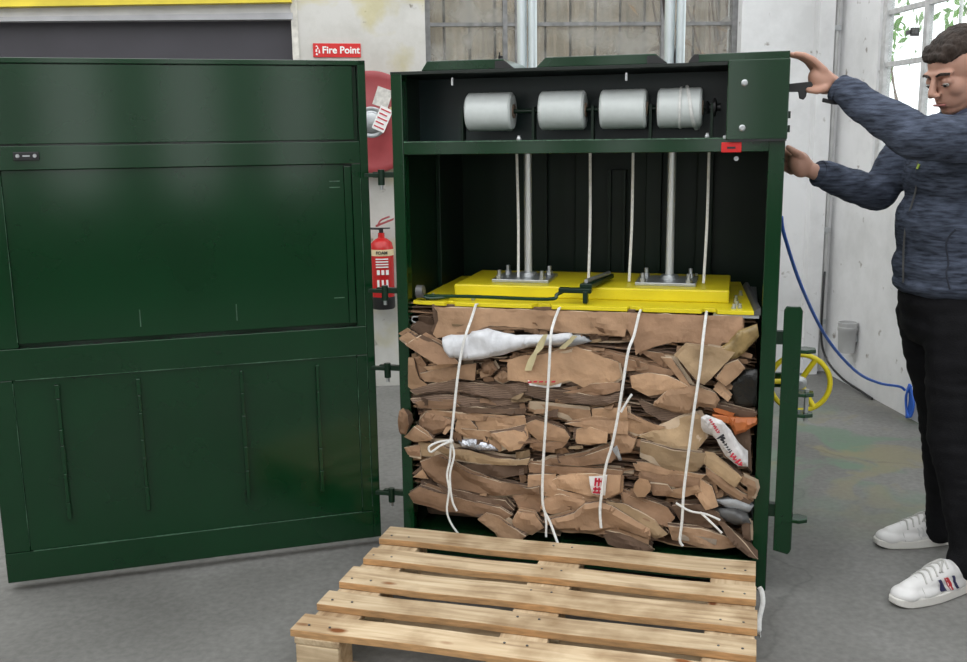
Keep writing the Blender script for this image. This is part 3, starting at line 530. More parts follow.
# strapping running down from the reels in the press chamber
for x, y, lab, x2 in ((.353, .25, 'thin white strap beside the left piston rod inside the baler', .356), (.600, .26, 'white strap hanging in the middle of the baler chamber, left of centre', .598), (.742, .26, 'white strap hanging in the chamber just left of the right piston rod', .735), (.985, .26, 'white strap hanging down right of the right piston rod', .980)):
    t = B().tube([(x, y, ZR-.015), ((x+x2)/2+.003, y, 1.15), (x2, y, .945)], .0045, 8, flat=.25, sm=8)
    o = obj('chamber_strap', t, STRAPW, smooth=True); o.rotation_euler = (0, 0, ROT); tag(o, lab, 'strap', 'straps hanging inside the press chamber')
PIECES=[
('cardboard_sheet',0,-8,120,4,(130,908,771,900,762,856,753,811,675,814,579,817,499,824,401,827,318,831,250,802,199,790,137,781,124,794,149,855)),
('cardboard_sheet',1,-8,120,4,(771,898,1108,892,1108,812,1049,801,1041,781,975,788,953,800,899,798,847,783,804,765,789,752,782,800,759,837)),
('cardboard_sheet',3,10,100,4,(36,808,75,830,127,832,150,765,177,733,91,777,53,799)),
('cardboard_sheet',2,-30,60,3,(14,782,46,803,83,781,45,763)),
('cardboard_sheet',1,-35,80,4,(36,760,89,792,156,761,207,723,223,707,148,701,104,722)),
('plastic_sack','W',-22,60,22,(163,789,194,800,248,795,262,812,315,824,355,812,404,801,486,807,550,813,585,814,592,795,550,778,453,767,371,741,287,721,237,715,186,723,166,752)),
('plastic_sack','G',-8,50,10,(525,809,612,809,650,791,586,770,522,767)),
('cardboard_sheet',2,-8,140,6,(377,721,434,737,493,743,596,773,676,744,733,727,743,679,715,658,677,646,622,640,580,661,515,642,450,648,377,655)),
('cardboard_sheet',1,4,140,4,(594,764,706,749,832,722,925,701,879,679,801,695,738,705,674,722)),
('cardboard_sheet',1,8,140,4,(799,765,868,761,955,701,962,663,900,699,847,729)),
('cardboard_sheet',2,-18,90,3,(43,716,60,717,76,643,107,620,71,605,40,620)),
('cardboard_sheet',1,-10,90,3,(58,712,82,723,99,693,91,638,66,623)),
('cardboard_sheet',0,-12,120,7,(81,662,148,679,189,691,271,704,267,647,216,651,147,634,95,635)),
('cardboard_sheet',2,-8,120,4,(91,682,147,695,209,701,188,680,105,669)),
('cardboard_sheet',1,-8,60,10,(293,694,324,709,340,683,317,665,290,671)),
('cardboard_sheet',0,-6,60,9,(329,655,360,684,396,659,359,640)),
('cardboard_sheet',4,-12,160,3,(41,602,112,626,181,643,202,651,215,638,317,633,384,639,441,652,437,619,401,597,317,592,222,608,146,604,58,589)),
('cardboard_sheet',4,-10,160,3,(440,648,499,631,548,627,645,616,703,616,741,631,735,604,694,585,581,586,499,595,443,608)),
('cardboard_sheet',1,-14,120,7,(559,622,614,635,646,653,693,659,741,661,741,635,700,623,630,616)),
('printed_label','L',-16,30,2,(445,657,501,650,559,662,549,639,501,633,451,640)),
('cardboard_sheet',2,-12,120,7,(772,685,827,697,889,690,926,676,951,661,927,647,866,631,829,623,778,646)),
('cardboard_sheet',4,0,160,3,(43,571,142,590,279,577,435,592,434,572,279,550,141,556,54,558)),
('cardboard_sheet',1,-12,140,4,(58,561,93,570,197,569,214,556,179,544,75,541)),
('cardboard_sheet',3,-4,140,3,(72,539,212,554,348,551,435,559,432,539,280,534,86,529)),
('cardboard_sheet',0,-10,140,4,(95,532,178,533,281,525,400,522,393,504,281,505,108,519)),
('cardboard_sheet',1,-8,100,9,(69,498,94,528,143,520,198,499,163,469,113,449,71,467)),
('cardboard_sheet',0,-18,40,4,(155,461,169,490,187,518,190,491,165,458)),
('cardboard_sheet',2,-12,90,6,(206,521,247,510,271,481,260,449,212,460,195,479)),
('cardboard_sheet',1,-62,50,12,(22,545,36,556,49,533,51,495,36,457,15,459,13,510)),
('cardboard_sheet',0,-45,70,6,(27,447,63,484,101,462,121,440,65,432)),
('cardboard_sheet',2,-8,120,5,(267,503,349,515,436,527,436,493,365,475,273,473)),
('cardboard_sheet',2,-20,60,5,(314,468,385,483,438,500,445,463,418,424,381,415)),
('cardboard_sheet',0,-18,80,5,(438,510,471,528,524,515,566,501,583,475,573,457,517,460,478,458,441,486)),
('cardboard_sheet',1,-12,100,4,(460,445,533,456,575,456,556,434,500,420,453,420)),
('cardboard_sheet',0,-6,140,4,(442,574,499,574,580,568,645,565,652,532,581,515,499,533,442,550)),
('cardboard_sheet',2,-10,140,5,(652,570,710,576,763,586,767,540,678,528,652,533)),
('cardboard_sheet',0,-14,90,7,(566,516,653,535,768,538,768,495,705,495,647,504)),
('cardboard_sheet',2,-16,120,4,(602,499,647,512,705,499,702,465,647,458,599,458)),
('cardboard_sheet',0,-10,100,6,(711,490,761,500,793,476,781,435,718,421)),
('cardboard_sheet',2,-8,120,5,(763,566,805,549,852,532,886,524,837,504,799,492,767,503)),
('cardboard_sheet',4,-6,150,3,(791,613,851,590,913,577,981,571,929,549,867,545,820,569)),
('cardboard_sheet',5,-10,160,6,(800,486,868,523,959,568,987,576,1003,548,1010,490,984,452,932,452,853,467)),
('cardboard_sheet',5,-20,120,3,(810,477,917,454,1012,451,1010,421,986,390,934,380,862,394,808,417)),
('cardboard_sheet',0,-12,130,3,(795,403,855,401,964,382,1014,380,996,362,855,371,808,378)),
('cardboard_sheet',0,-14,100,9,(848,605,890,646,957,665,988,660,1036,641,1049,622,1035,596,989,600,959,575,910,579,845,595)),
('cardboard_sheet',5,-30,60,3,(916,759,951,795,1029,789,1089,779,1069,750,1000,674,982,683)),
('plastic_wrap','Y',-14,50,9,(1095,844,1150,867,1157,828,1118,776,1089,750,1060,743,1029,779,1067,806)),
('cardboard_sheet',0,-10,60,5,(866,749,900,748,947,680,963,658,936,666)),
('cardboard_sheet',2,-20,60,5,(1035,693,1060,735,1098,752,1120,728,1100,702,1065,669)),
('cardboard_sheet',2,-14,60,6,(1027,656,1041,673,1082,633,1073,620)),
('plastic_wrap','K',10,60,10,(1071,668,1111,714,1156,723,1160,596,1095,589)),
('orange_card','O',-22,80,12,(1027,572,1096,570,1161,573,1162,554,1127,527,1098,515,1082,543)),
('orange_card','O',-16,60,3,(1026,599,1095,584,1090,571,1035,584)),
('cardboard_sheet',3,-6,120,3,(998,588,1025,612,1110,595,1161,585,1152,565,1080,574)),
('printed_bag','B',-45,20,9,(994,576,1009,587,1057,571,1085,537,1111,485,1139,442,1140,419,1110,417,1070,453,1029,531,1001,555)),
('cardboard_sheet',3,0,60,6,(1064,523,1142,534,1153,392,1128,423,1089,492)),
('cardboard_sheet',5,-30,120,6,(1015,451,1043,446,1111,396,1123,384,1103,347,1063,376,1013,412)),
('cardboard_sheet',0,-24,90,4,(1111,391,1163,369,1169,346,1156,306,1144,308,1148,348,1118,369)),
('cardboard_sheet',0,-20,90,4,(1013,408,1072,367,1125,325,1162,308,1145,287,1074,328,1014,382)),
('cardboard_sheet',1,-20,160,7,(72,355,143,384,178,369,247,332,349,302,441,291,484,302,484,274,417,265,280,254,176,267,113,291,86,324)),
('cardboard_sheet',5,-14,130,6,(65,423,142,424,170,409,246,407,349,386,416,384,450,393,440,369,314,360,204,369,141,372,78,375)),
('cardboard_sheet',1,-20,90,5,(20,404,74,415,73,373,30,377)),
('cardboard_sheet',2,-8,60,3,(42,295,78,327,95,292)),
('cardboard_sheet',1,-28,160,7,(33,245,73,273,143,253,247,233,350,217,391,193,350,164,281,173,219,185,141,189,46,213)),
('cardboard_sheet',3,-16,140,6,(140,270,227,263,313,241,365,239,395,206,278,210,174,230)),
('cardboard_sheet',2,-40,60,5,(277,170,309,197,353,187,397,159,441,132,403,100,352,106,335,136)),
('cardboard_sheet',0,-34,60,6,(392,178,413,214,470,209,500,163,453,130,402,136)),
('cardboard_sheet',0,-30,130,14,(496,185,602,225,635,259,683,273,722,259,764,232,845,185,846,141,781,159,717,170,668,159,602,160,539,158)),
('cardboard_sheet',3,-24,120,6,(683,168,748,164,813,146,852,118,830,102,765,103,710,122)),
('cardboard_sheet',1,-12,140,5,(443,351,516,394,615,408,718,452,734,423,718,401,615,377,536,378)),
('cardboard_sheet',1,-10,140,4,(442,374,532,371,680,374,754,373,751,353,615,346,445,340)),
('cardboard_sheet',2,-18,140,5,(504,306,550,340,648,354,748,359,746,304,701,277,600,289,534,295)),
('printed_label','P',-30,15,1,(647,352,705,356,699,288,657,291)),
('cardboard_sheet',0,-12,140,4,(443,334,536,344,499,300,599,284,713,269,648,250,549,256,442,282)),
('cardboard_sheet',2,-34,30,3,(795,344,810,362,836,357,845,338,843,318,827,296,802,294,789,317)),
('cardboard_sheet',1,-18,80,7,(841,339,897,336,914,314,889,299,851,299)),
('cardboard_sheet',2,-18,100,6,(904,320,990,347,1003,325,936,293,892,296)),
('cardboard_sheet',2,-22,80,6,(996,365,1034,342,1054,280,1017,267,992,302)),
('cardboard_sheet',1,-14,130,4,(808,372,934,374,996,369,997,339,872,330,809,348)),
('cardboard_sheet',1,-14,130,5,(752,300,826,279,899,258,922,229,900,194,827,214,762,253)),
('cardboard_sheet',5,-16,130,5,(701,269,762,264,859,215,901,171,860,147,779,194)),
('cardboard_sheet',0,-26,110,4,(901,202,1001,201,1094,176,1119,151,1064,139,1003,140,915,156)),
('parcel_tape','T',-32,8,1,(927,183,1054,174,1052,154,927,159)),
('cardboard_sheet',3,-16,120,7,(911,270,998,284,1054,258,1086,228,1037,207,938,215)),
('plastic_roll','D',-14,80,14,(1045,263,1106,275,1143,262,1156,230,1108,219,1064,232)),
('plastic_wrap','G',-10,60,6,(1035,294,1105,303,1163,288,1149,264,1091,269)),
('cardboard_sheet',3,-42,40,4,(1049,245,1077,234,1140,167,1181,121,1150,128,1104,163)),
('cardboard_sheet',3,-16,60,8,(1128,241,1153,237,1158,171,1133,182)),
('cardboard_sheet',0,-16,110,7,(500,260,550,278,633,264,623,222,517,206,483,224)),
('cardboard_sheet',1,-8,130,4,(387,258,482,276,499,250,482,207,414,215)),
('foil_bag','S',-12,60,6,(205,435,264,442,315,428,342,409,280,405,218,415)),
('cardboard_sheet',3,-10,140,4,(210,351,313,362,439,364,439,336,347,315,261,330)),
('cardboard_sheet',2,-8,140,4,(218,480,321,472,382,421,347,405,280,435,225,445)),
('masking_tape','M',-38,2,0,(502,814,515,815,499,769,479,749,459,692,437,691,450,728,466,751,482,785)),
('masking_tape','M',-26,2,0,(592,812,608,810,567,766,545,765)),
('parcel_tape','G',-40,2,0,(721,451,737,465,753,416,744,412))]
STRAPS=[[[(0.276,-0.02,0.901),(0.261,-0.03,0.85),(0.251,-0.055,0.809),(0.236,-0.055,0.755),(0.221,-0.055,0.672),(0.21,-0.055,0.588),(0.193,-0.055,0.447)],[(0.193,-0.055,0.447),(0.188,-0.055,0.382),(0.177,-0.055,0.329),(0.183,-0.055,0.277),(0.174,-0.055,0.206),(0.187,-0.055,0.161),(0.215,-0.055,0.121)],[(0.193,-0.055,0.447),(0.203,-0.055,0.4),(0.187,-0.055,0.329),(0.193,-0.055,0.243),(0.209,-0.055,0.205)],[(0.195,-0.06,0.449),(0.16,-0.07,0.433),(0.128,-0.07,0.41),(0.122,-0.07,0.427),(0.152,-0.065,0.444),(0.195,-0.06,0.452)]],[[(0.547,-0.02,0.896),(0.532,-0.03,0.853),(0.527,-0.055,0.812),(0.521,-0.055,0.702),(0.511,-0.055,0.538),(0.501,-0.055,0.37),(0.501,-0.055,0.25),(0.524,-0.055,0.194),(0.554,-0.075,0.129)],[(0.501,-0.055,0.25),(0.511,-0.055,0.2),(0.511,-0.055,0.141)]],[[(0.798,-0.03,0.887),(0.785,-0.04,0.822),(0.769,-0.055,0.771),(0.752,-0.055,0.649),(0.738,-0.055,0.551),(0.723,-0.055,0.469),(0.705,-0.055,0.401),(0.693,-0.055,0.317),(0.687,-0.055,0.249),(0.691,-0.055,0.188)],[(0.75,-0.06,0.579),(0.772,-0.065,0.621),(0.784,-0.065,0.64)]],[[(0.999,-0.02,0.885),(0.993,-0.04,0.814),(0.987,-0.055,0.724),(0.973,-0.055,0.597),(0.961,-0.055,0.468),(0.949,-0.055,0.337),(0.946,-0.055,0.237),(0.941,-0.055,0.17),(0.951,-0.055,0.151)],[(0.926,-0.065,0.296),(0.97,-0.075,0.277),(1.019,-0.07,0.269),(1.062,-0.07,0.253)],[(1.001,-0.075,0.276),(1.038,-0.08,0.245),(1.069,-0.08,0.215)]]]
# ------------------------------------------------------------------ the bale
bale = thing('cardboard_bale', 'bale of crushed brown cardboard tied with white straps inside the baler', 'bale', (0, 0, 0), ROT)
SH = {'W': SACK, 'G': GREYP, 'L': WHITE, 'Y': YWRAP, 'K': SMOKE, 'O': ORANGE, 'B': mat('white_printed_film', (.72, .70, .70), .3, var=.15, scale=30, bump=.5, bscale=20), 'P': WHITE, 'T': mat('grey_brown_tape', (.42, .34, .27), .5), 'D': DARKP, 'S': FOIL, 'M': MASK}
def piece(name, sh, y, depth, bulge, flat, seed, m=None):
    pts = [(flat[i]/1000, flat[i+1]/1000) for i in range(0, len(flat), 2)]; pts0 = pts; y0_ = y
    rr = random.Random(seed); y = y/1000; depth = depth/1000; bulge = (bulge if (bulge > 8 or isinstance(sh, str)) else bulge*.35)/1000
    if pts0[0][1] > .85: pts = pts0 = [(p[0], min(p[1], .885)) for p in pts]
    bm = bmesh.new()
    # jitter the outline between corners so that the cut edges look torn
    out = []
    for i, p in enumerate(pts):
        q = pts[(i+1) % len(pts)]; d = math.dist(p, q); k = max(1, int(d/.014))
        for j in range(k):
            t = j/k; a = .0011 if 0 < j else 0
            out.append((p[0]+(q[0]-p[0])*t+rr.uniform(-a, a), p[1]+(q[1]-p[1])*t+rr.uniform(-a, a)))
    vs = [bm.verts.new((x, 0, z)) for x, z in out]
    f = bm.faces.new(vs); bmesh.ops.triangulate(bm, faces=[f])
    for _ in range(3):
        es = [e for e in bm.edges if e.calc_length() > .022 and not e.is_boundary]
        if not es: break
        bmesh.ops.subdivide_edges(bm, edges=es, cuts=1); bmesh.ops.triangulate(bm, faces=[g for g in bm.faces if len(g.verts) > 3])
    bnd = [v.co.copy() for v in bm.verts if v.is_boundary]
    cx = sum(p[0] for p in out)/len(out); cz = sum(p[1] for p in out)/len(out)
    lean = rr.uniform(-.25, .12); yaw = rr.uniform(-.06, .06); off = Vector((rr.uniform(0, 50), 0, 0))
    if seed < 2: lean = .05; yaw = 0
    hz = max(p[1] for p in out)-min(p[1] for p in out)
    for v in bm.verts:
        d = min((v.co-b_).length for b_ in bnd)
        n1 = noise.noise(v.co*14+off); n2 = noise.noise(v.co*42+off*2)
        crease = abs(noise.noise(Vector((v.co.x*9+v.co.z*5, 0, v.co.z*7))+off))
        v.co.y = y-bulge*min(1, d/.012)**.6-(v.co.z-cz)*-lean*(1 if hz > .03 else .5)+(v.co.x-cx)*yaw+n1*.007*(1 if bulge > 1e-4 else 0)+n2*.0012+(abs(noise.noise(Vector((v.co.x*6+v.co.z*9, 2, v.co.z*3))+off))-.2)*.022*(bulge > 1e-4)
    if depth > .004:
        be = [e for e in bm.edges if e.is_boundary]
        sh0 = rr.uniform(-.05, .12); edge_faces = set()
        cur = be; steps = 4
        for s in range(steps):
            r = bmesh.ops.extrude_edge_only(bm, edges=cur); nv = [g for g in r['geom'] if isinstance(g, bmesh.types.BMVert)]; cur = [g for g in r['geom'] if isinstance(g, bmesh.types.BMEdge)]
            for v in nv:
                dd = .0022 if s == 0 else depth/(steps-1); v.co.y += dd
                v.co.z += -sh0*dd+noise.noise(Vector((v.co.x*12, v.co.y*16, v.co.z*10))+off)*.006
                if s: v.co.z = cz+(v.co.z-cz)*.9; v.co.x = cx+(v.co.x-cx)*(.995)
            if not isinstance(sh, str):
                for g in r['geom']:
                    if isinstance(g, bmesh.types.BMFace): g.material_index = 1 if s == 0 else 2
        cur = [e for e in bm.edges if e.is_boundary]
        if cur: bmesh.ops.holes_fill(bm, edges=cur)
    else:
        r = bmesh.ops.extrude_face_region(bm, geom=list(bm.faces))
        for g in r['geom']:
            if isinstance(g, bmesh.types.BMVert): g.co.y += .0015
    if not isinstance(sh, str) and depth > .05:      # further folds of the same sheet pressed behind its face
        zc = sum(p[1] for p in pts0)/len(pts0); xc = sum(p[0] for p in pts0)/len(pts0)
        for L_ in range(3):
            ox = rr.uniform(-.012, .012); oz = rr.choice((-1, 1))*rr.uniform(.003, .009); sx = rr.uniform(.86, 1.04); yy = y+.007+.009*L_; mi = rr.choice((0, 0, 2, 1)); ring = []
            src = [(p, q) for p, q in zip(pts0, pts0[1:]+pts0[:1])]
            for p, q in src:
                k = max(1, int(math.dist(p, q)/.03))
                for j in range(k):
                    t = j/k; x = p[0]+(q[0]-p[0])*t; z = p[1]+(q[1]-p[1])*t; ring.append((xc+(x-xc)*sx+ox, zc+(z-zc)*1.0+oz+rr.uniform(-.0015, .0015)))
            fa = [bm.verts.new((x, yy+noise.noise(Vector((x*14, L_, z*9))+off)*.006, z)) for x, z in ring]; fb = [bm.verts.new((v.co.x, v.co.y+.0035, v.co.z)) for v in fa]; tz = -.002
            f1 = bm.faces.new(fa); f1.material_index = mi
            n_ = len(fa)
            for i in range(n_): g_ = bm.faces.new((fa[(i+1) % n_], fa[i], fb[i], fb[(i+1) % n_])); g_.material_index = 1 if rr.random() < .8 else 0
            bmesh.ops.triangulate(bm, faces=[f1])
    return obj(name, bm, [m or SH.get(sh) or CB[sh], EDGE, CB[4 if seed % 2 else 3]], bale)
for i, (nm, sh, y, d, bu, fl) in enumerate(PIECES):
    o = piece(nm, sh, y, d, bu, fl, i)
    if sh in ('W', 'G', 'D', 'S', 'Y', 'K'):
        for p in o.data.polygons: p.use_smooth = True
    if nm != 'cardboard_sheet':
        o['label'] = {'W': 'white woven plastic sack', 'G': 'grey polythene scrap', 'L': 'white label with red print', 'Y': 'yellowed packing tape film', 'K': 'dark transparent film', 'O': 'orange card', 'B': 'white bag with dark and red print', 'P': 'white label with red letters', 'T': 'grey brown parcel tape', 'D': 'dark grey plastic roll', 'S': 'silver foil bag', 'M': 'cream masking tape'}[sh]
# print on the labels and on the white bag
def quad_print(name, quads, y, m):
    b = B()
    for q in quads: b.prism([(x/1000, z/1000) for x, z in q], lambda x, z, t: (x, y-t*.0012, z))
    return obj(name, b, m, bale)
quad_print('red_print', [[(450, 657), (462, 659), (460, 653), (449, 651)], [(468, 660), (480, 661), (477, 655), (466, 654)], [(486, 660), (500, 662), (497, 656), (484, 655)], [(506, 661), (520, 663), (517, 657), (504, 656)], [(526, 662), (540, 664), (536, 658), (524, 657)]], -.035, PRINTR)
quad_print('red_lettering', [[(668, 352), (675, 352), (672, 325), (666, 325)], [(679, 352), (686, 352), (683, 325), (677, 325)], [(690, 352), (697, 352), (694, 325), (688, 325)], [(668, 345), (697, 345), (697, 339), (668, 339)], [(663, 318), (692, 318), (691, 312), (662, 312)], [(662, 306), (690, 306), (689, 300), (661, 300)], [(668, 322), (673, 322), (670, 300), (665, 300)], [(680, 322), (685, 322), (682, 300), (677, 300)]], -.044, PRINTR)
def stroke_row(nm, m, x0, z0, x1, z1, n, size, y, seed):      # unreadable print along the crumpled bag
    r = random.Random(seed); d = Vector((x1-x0, 0, z1-z0)).normalized(); p = Vector((d.z, 0, -d.x))
    for i in range(n):
        c = Vector((x0+(x1-x0)*(i+.5)/n, y, z0+(z1-z0)*(i+.5)/n)); h = size*r.uniform(.6, 1); w_ = size*.16
        a_ = c-p*h/2+d*r.uniform(-.2, .2)*size; b_ = c+p*h/2; e_ = c+d*size*.35+p*r.uniform(-.3, .3)*h
        obj(nm, B().tube([a_, b_, e_], w_, 6, flat=.5, sm=1), m, bale)
stroke_row('red_script', PRINTR, 1.020, .576, 1.050, .532, 7, .011, -.0665, 1)
stroke_row('black_mark', PRINTK, 1.050, .525, 1.064, .512, 2, .024, -.067, 2)
stroke_row('grey_lettering', PRINTK, 1.062, .508, 1.088, .472, 5, .013, -.067, 3)
stroke_row('red_mark', PRINTR, 1.088, .468, 1.12, .435, 4, .02, -.067, 4)
# the body of the bale behind the front sheets: uncountable pressed layers
bm = bmesh.new(); rr = random.Random(77); mats = [CB[0], CB[1], CB[3], CB[4], CB[2], EDGE]
def slab(x0, x1, y0, y1, z, h, mi, dz=0, tilt=0):
    nx = max(3, int((x1-x0)/.035)); ny = 4; off = Vector((rr.uniform(0, 90), rr.uniform(0, 90), 0)); g = []
    for t in (0, 1):
        G = []
        for i in range(nx+1):
            row = []
            for j in range(ny+1):
                x = x0+(x1-x0)*i/nx; y = y0+(y1-y0)*j/ny
                if j == 0: y += noise.noise(Vector((x*18, 0, 0))+off)*.018
                zz = z+noise.noise(Vector((x*5, y*4, 0))+off)*.022+noise.noise(Vector((x*22, y*9, 3))+off)*.006+dz*(i/nx-.5)+tilt*(j/ny)
                row.append(bm.verts.new((x, y, zz+(h*t if t else 0))))
            G.append(row)
        g.append(G)
    F = []
    for t in (0, 1):
        for i in range(nx):
            for j in range(ny): F.append(bm.faces.new((g[t][i][j], g[t][i+1][j], g[t][i+1][j+1], g[t][i][j+1])))
    for i in range(nx): F.append(bm.faces.new((g[0][i][0], g[0][i+1][0], g[1][i+1][0], g[1][i][0]))); F.append(bm.faces.new((g[0][i][ny], g[0][i+1][ny], g[1][i+1][ny], g[1][i][ny])))
    for j in range(ny): F.append(bm.faces.new((g[0][0][j], g[0][0][j+1], g[1][0][j+1], g[1][0][j]))); F.append(bm.faces.new((g[0][nx][j], g[0][nx][j+1], g[1][nx][j+1], g[1][nx][j])))
    for f in F: f.material_index = mi
def zbot(x): return .20-.12*max(0, min(1, (x-.05)/.5))+(.0 if x < .9 else .01)
z = .13
while z < .865:
    x = .03+rr.uniform(0, .04); xe = 1.15
    while x < xe-.05:
        w = rr.uniform(.12, .5); x1 = min(x+w, xe); k = rr.randint(1, 4); front = rr.uniform(.008, .065)
        if .5*(x+x1) > 1.02 and .47 < z < .84: front += .05
        if .5*(x+x1) < .13 and z > .60: front += .05
        if z > zbot(.5*(x+x1))+.01:
            for q in range(k): slab(x+rr.uniform(-.006, .006), x1+rr.uniform(-.006, .006), front+rr.uniform(0, .012), .70, z+q*.0075, rr.uniform(.003, .0065), rr.choice((0, 1, 2, 3, 3, 4, 1, 5, 2)), rr.uniform(-.02, .02), rr.uniform(-.02, .01))
        x = x1+rr.uniform(-.03, .01)
    z += rr.uniform(.014, .022)
st = obj('pressed_layers', bm, mats, bale); st['kind'] = 'stuff'
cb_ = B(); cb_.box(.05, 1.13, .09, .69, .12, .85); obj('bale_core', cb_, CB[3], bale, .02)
# small torn bits and folded scraps standing out of the front, as one uncountable litter
bm = bmesh.new(); rr = random.Random(5)
for i in range(230):
    x = rr.uniform(.06, 1.12); z = rr.uniform(.15, .86)
    if z < zbot(x)+.02: continue
    if x > 1.03 and .45 < z < .82 and rr.random() < .7: continue
    w = rr.uniform(.015, .075); h = rr.uniform(.004, .017); y = rr.uniform(-.012, .02)
    e = Euler((rr.uniform(-.9, .7), rr.gauss(0, .14), rr.uniform(-.5, .5))).to_matrix(); c = Vector((x, y, z)); n = max(2, int(w/.012)); a = []; b_ = []; k1 = rr.uniform(0, 60)
    for j in range(n+1):
        t = j/n-.5; hh = h*(1-.5*abs(t)*rr.random()); a.append(bm.verts.new(c+e@Vector((t*w, noise.noise(Vector((t*w*40+k1, 0, 0)))*.008, -hh)))); b_.append(bm.verts.new(c+e@Vector((t*w, noise.noise(Vector((t*w*40+k1, 5, 0)))*.008, hh))))
    mi = rr.choice((0, 1, 2, 3, 4, 0, 1))
    for j in range(n): f = bm.faces.new((a[j], a[j+1], b_[j+1], b_[j])); f.material_index = mi
r_ = bmesh.ops.extrude_face_region(bm, geom=list(bm.faces))
for g in r_['geom']:
    if isinstance(g, bmesh.types.BMVert): g.co.y += .004
st = obj('torn_scraps', bm, [CB[0], CB[1], CB[2], CB[3], CB[5]], bale); st['kind'] = 'stuff'
for gi, grp in enumerate(STRAPS):
    par = None
    for k, pts in enumerate(grp):
        b = B().tube(pts, (.0043 if k == 0 else .0036), 8, flat=.4, sm=5)
        if k == 0:
            x, y, z_ = pts[0]; b.tube([(x, y, z_), (x, .05, .893), (x, .69, .89)], .0043, 8, flat=.4, sm=1)
            x, y, z_ = pts[-1]
        o = obj('strap' if k == 0 else 'strap_end', b, STRAPW, bale if k == 0 else par, smooth=True)
        if k == 0: par = o
    if gi == 0: obj('strap_knot', B().lathe((pts[0][0]-.006, pts[0][1]-.004, pts[0][2]), (1, .1, .2), [(0, .003), (.004, .009), (.01, .010), (.015, .004)], 10), STRAPW, par, smooth=True)
lp = B().tube([(.075, .03, .84), (.05, .02, .845), (.045, .02, .83), (.07, .02, .825), (.11, .03, .83)], .003, 8, flat=.6); obj('wire_loop', lp, STEEL, bale, smooth=True)
# ------------------------------------------------------------------ pallet
pa = thing('wooden_pallet', 'pale pine pallet lying on the floor in front of the baler', 'pallet')
pa.matrix_world = Matrix.Rotation(ROT, 4, 'Z')@Matrix.Translation((-.012, -.092, 0))@Matrix.Rotation(rad(-1.0), 4, 'Z')
PL = 1.185; rr = random.Random(3); nb = B().cyl((0, 0, 0), (0, 0, .0018), .0035, 8).bm; NAIL = bpy.data.meshes.new('nail'); nb.to_mesh(NAIL); NAIL.materials.append(DARKP)
for i, (y0, y1) in enumerate(((0, .105), (.178, .265), (.326, .438), (.492, .580), (.638, .732))):
    b = B(); n = 10; dx = (-.004, .006, 0, -.005, -.012)[i]; ex = (0, .002, .006, .004, .008)[i]; tp_ = []; c = random.Random(i)
    for k in range(n+1):
        x = dx+(PL+ex-dx)*k/n; w_ = c.uniform(-.002, .002); s = .0015*math.sin(k*1.3+i); tp_.append((x, -y0+w_, -y1+w_*.5, .146+s))
    for a_, d_ in zip(tp_, tp_[1:]):
        pass
    vs = []
    for x, ya, yb, z_ in tp_:
        vs.append([b.bm.verts.new(q) for q in ((x, ya, z_-.021), (x, yb, z_-.021), (x, yb, z_), (x, ya, z_))])
    for a_, d_ in zip(vs, vs[1:]):
        for k in range(4): b.bm.faces.new((a_[k], a_[(k+1) % 4], d_[(k+1) % 4], d_[k])).material_index = k % 2
    b.bm.faces.new(vs[0][::-1]); b.bm.faces.new(vs[-1])
    tb_ = obj('top_board', b, [PINE, SAWN], pa, .002)
    for x in (.03, .09, PL/2-.03, PL/2+.03, PL-.09, PL-.03):
        nl = bpy.data.objects.new('nail', NAIL); C.objects.link(nl); nl.parent = tb_; nl.location = (x, -(y0+.03 if (x*100) % 2 < 1 else y1-.03), .1465)
for x in (.0, .53, PL-.13):
    o = obj('stringer_board', B().box(0, .735, 0, .13, .106, .1245), PINE, pa, .003); o.rotation_euler = (0, 0, rad(-90)); o.location = (x, 0, 0)
    for y in (.0, .32, .64): obj('block', B().box(x+.003, x+.127, -y-.095, -y-.001, .022, .1055), PINE, pa, .004)
for y in (.0, .32, .64): obj('bottom_board', B().box(0, PL, -y-.095, -y, .001, .0215), PINE, pa, .003)
ofc = tag(obj('strap_offcut', B().tube([(0, 0, .112), (.008, .0, .10), (.012, -.012, .07), (.004, -.03, .03), (.003, -.06, .008), (.006, -.09, .006)], .007, 8, flat=.3, sm=5), STRAPW, smooth=True), 'white strap offcut dangling beside the right end of the pallet', 'strap')
ofc.matrix_world = Matrix.Rotation(ROT, 4, 'Z')@Matrix.Translation((1.182, -.22, 0))
# ------------------------------------------------------------------ blue cable
cab = thing('blue_cable', 'blue cable sagging from the baler to a coil at the foot of the right wall', 'cable', (0, 0, 0))
obj('cable', B().tube([(1.305, .02, 1.15), (1.335, .06, 1.08), (1.5, .28, .86), (1.75, .6, .60), (2.05, .95, .37), (2.3, 1.22, .24), (2.49, 1.38, .175), (2.53, 1.40, .15)], .0065, 10, sm=8), BLUE, cab, smooth=True)
cl = B()
for k in range(5):
    w = .012+.006*k; x = 2.545-.004*k; y = 1.385-.012*k
    cl.tube([(x, y, .185), (x-.005, y+w, .13), (x, y+w*.8, .03+.006*k), (x-.006, y-w*.6, .018+.004*k), (x, y-w, .10), (x-.002, y, .18)], .0055, 8, sm=5)
obj('coil', cl, BLUE, cab, smooth=True)
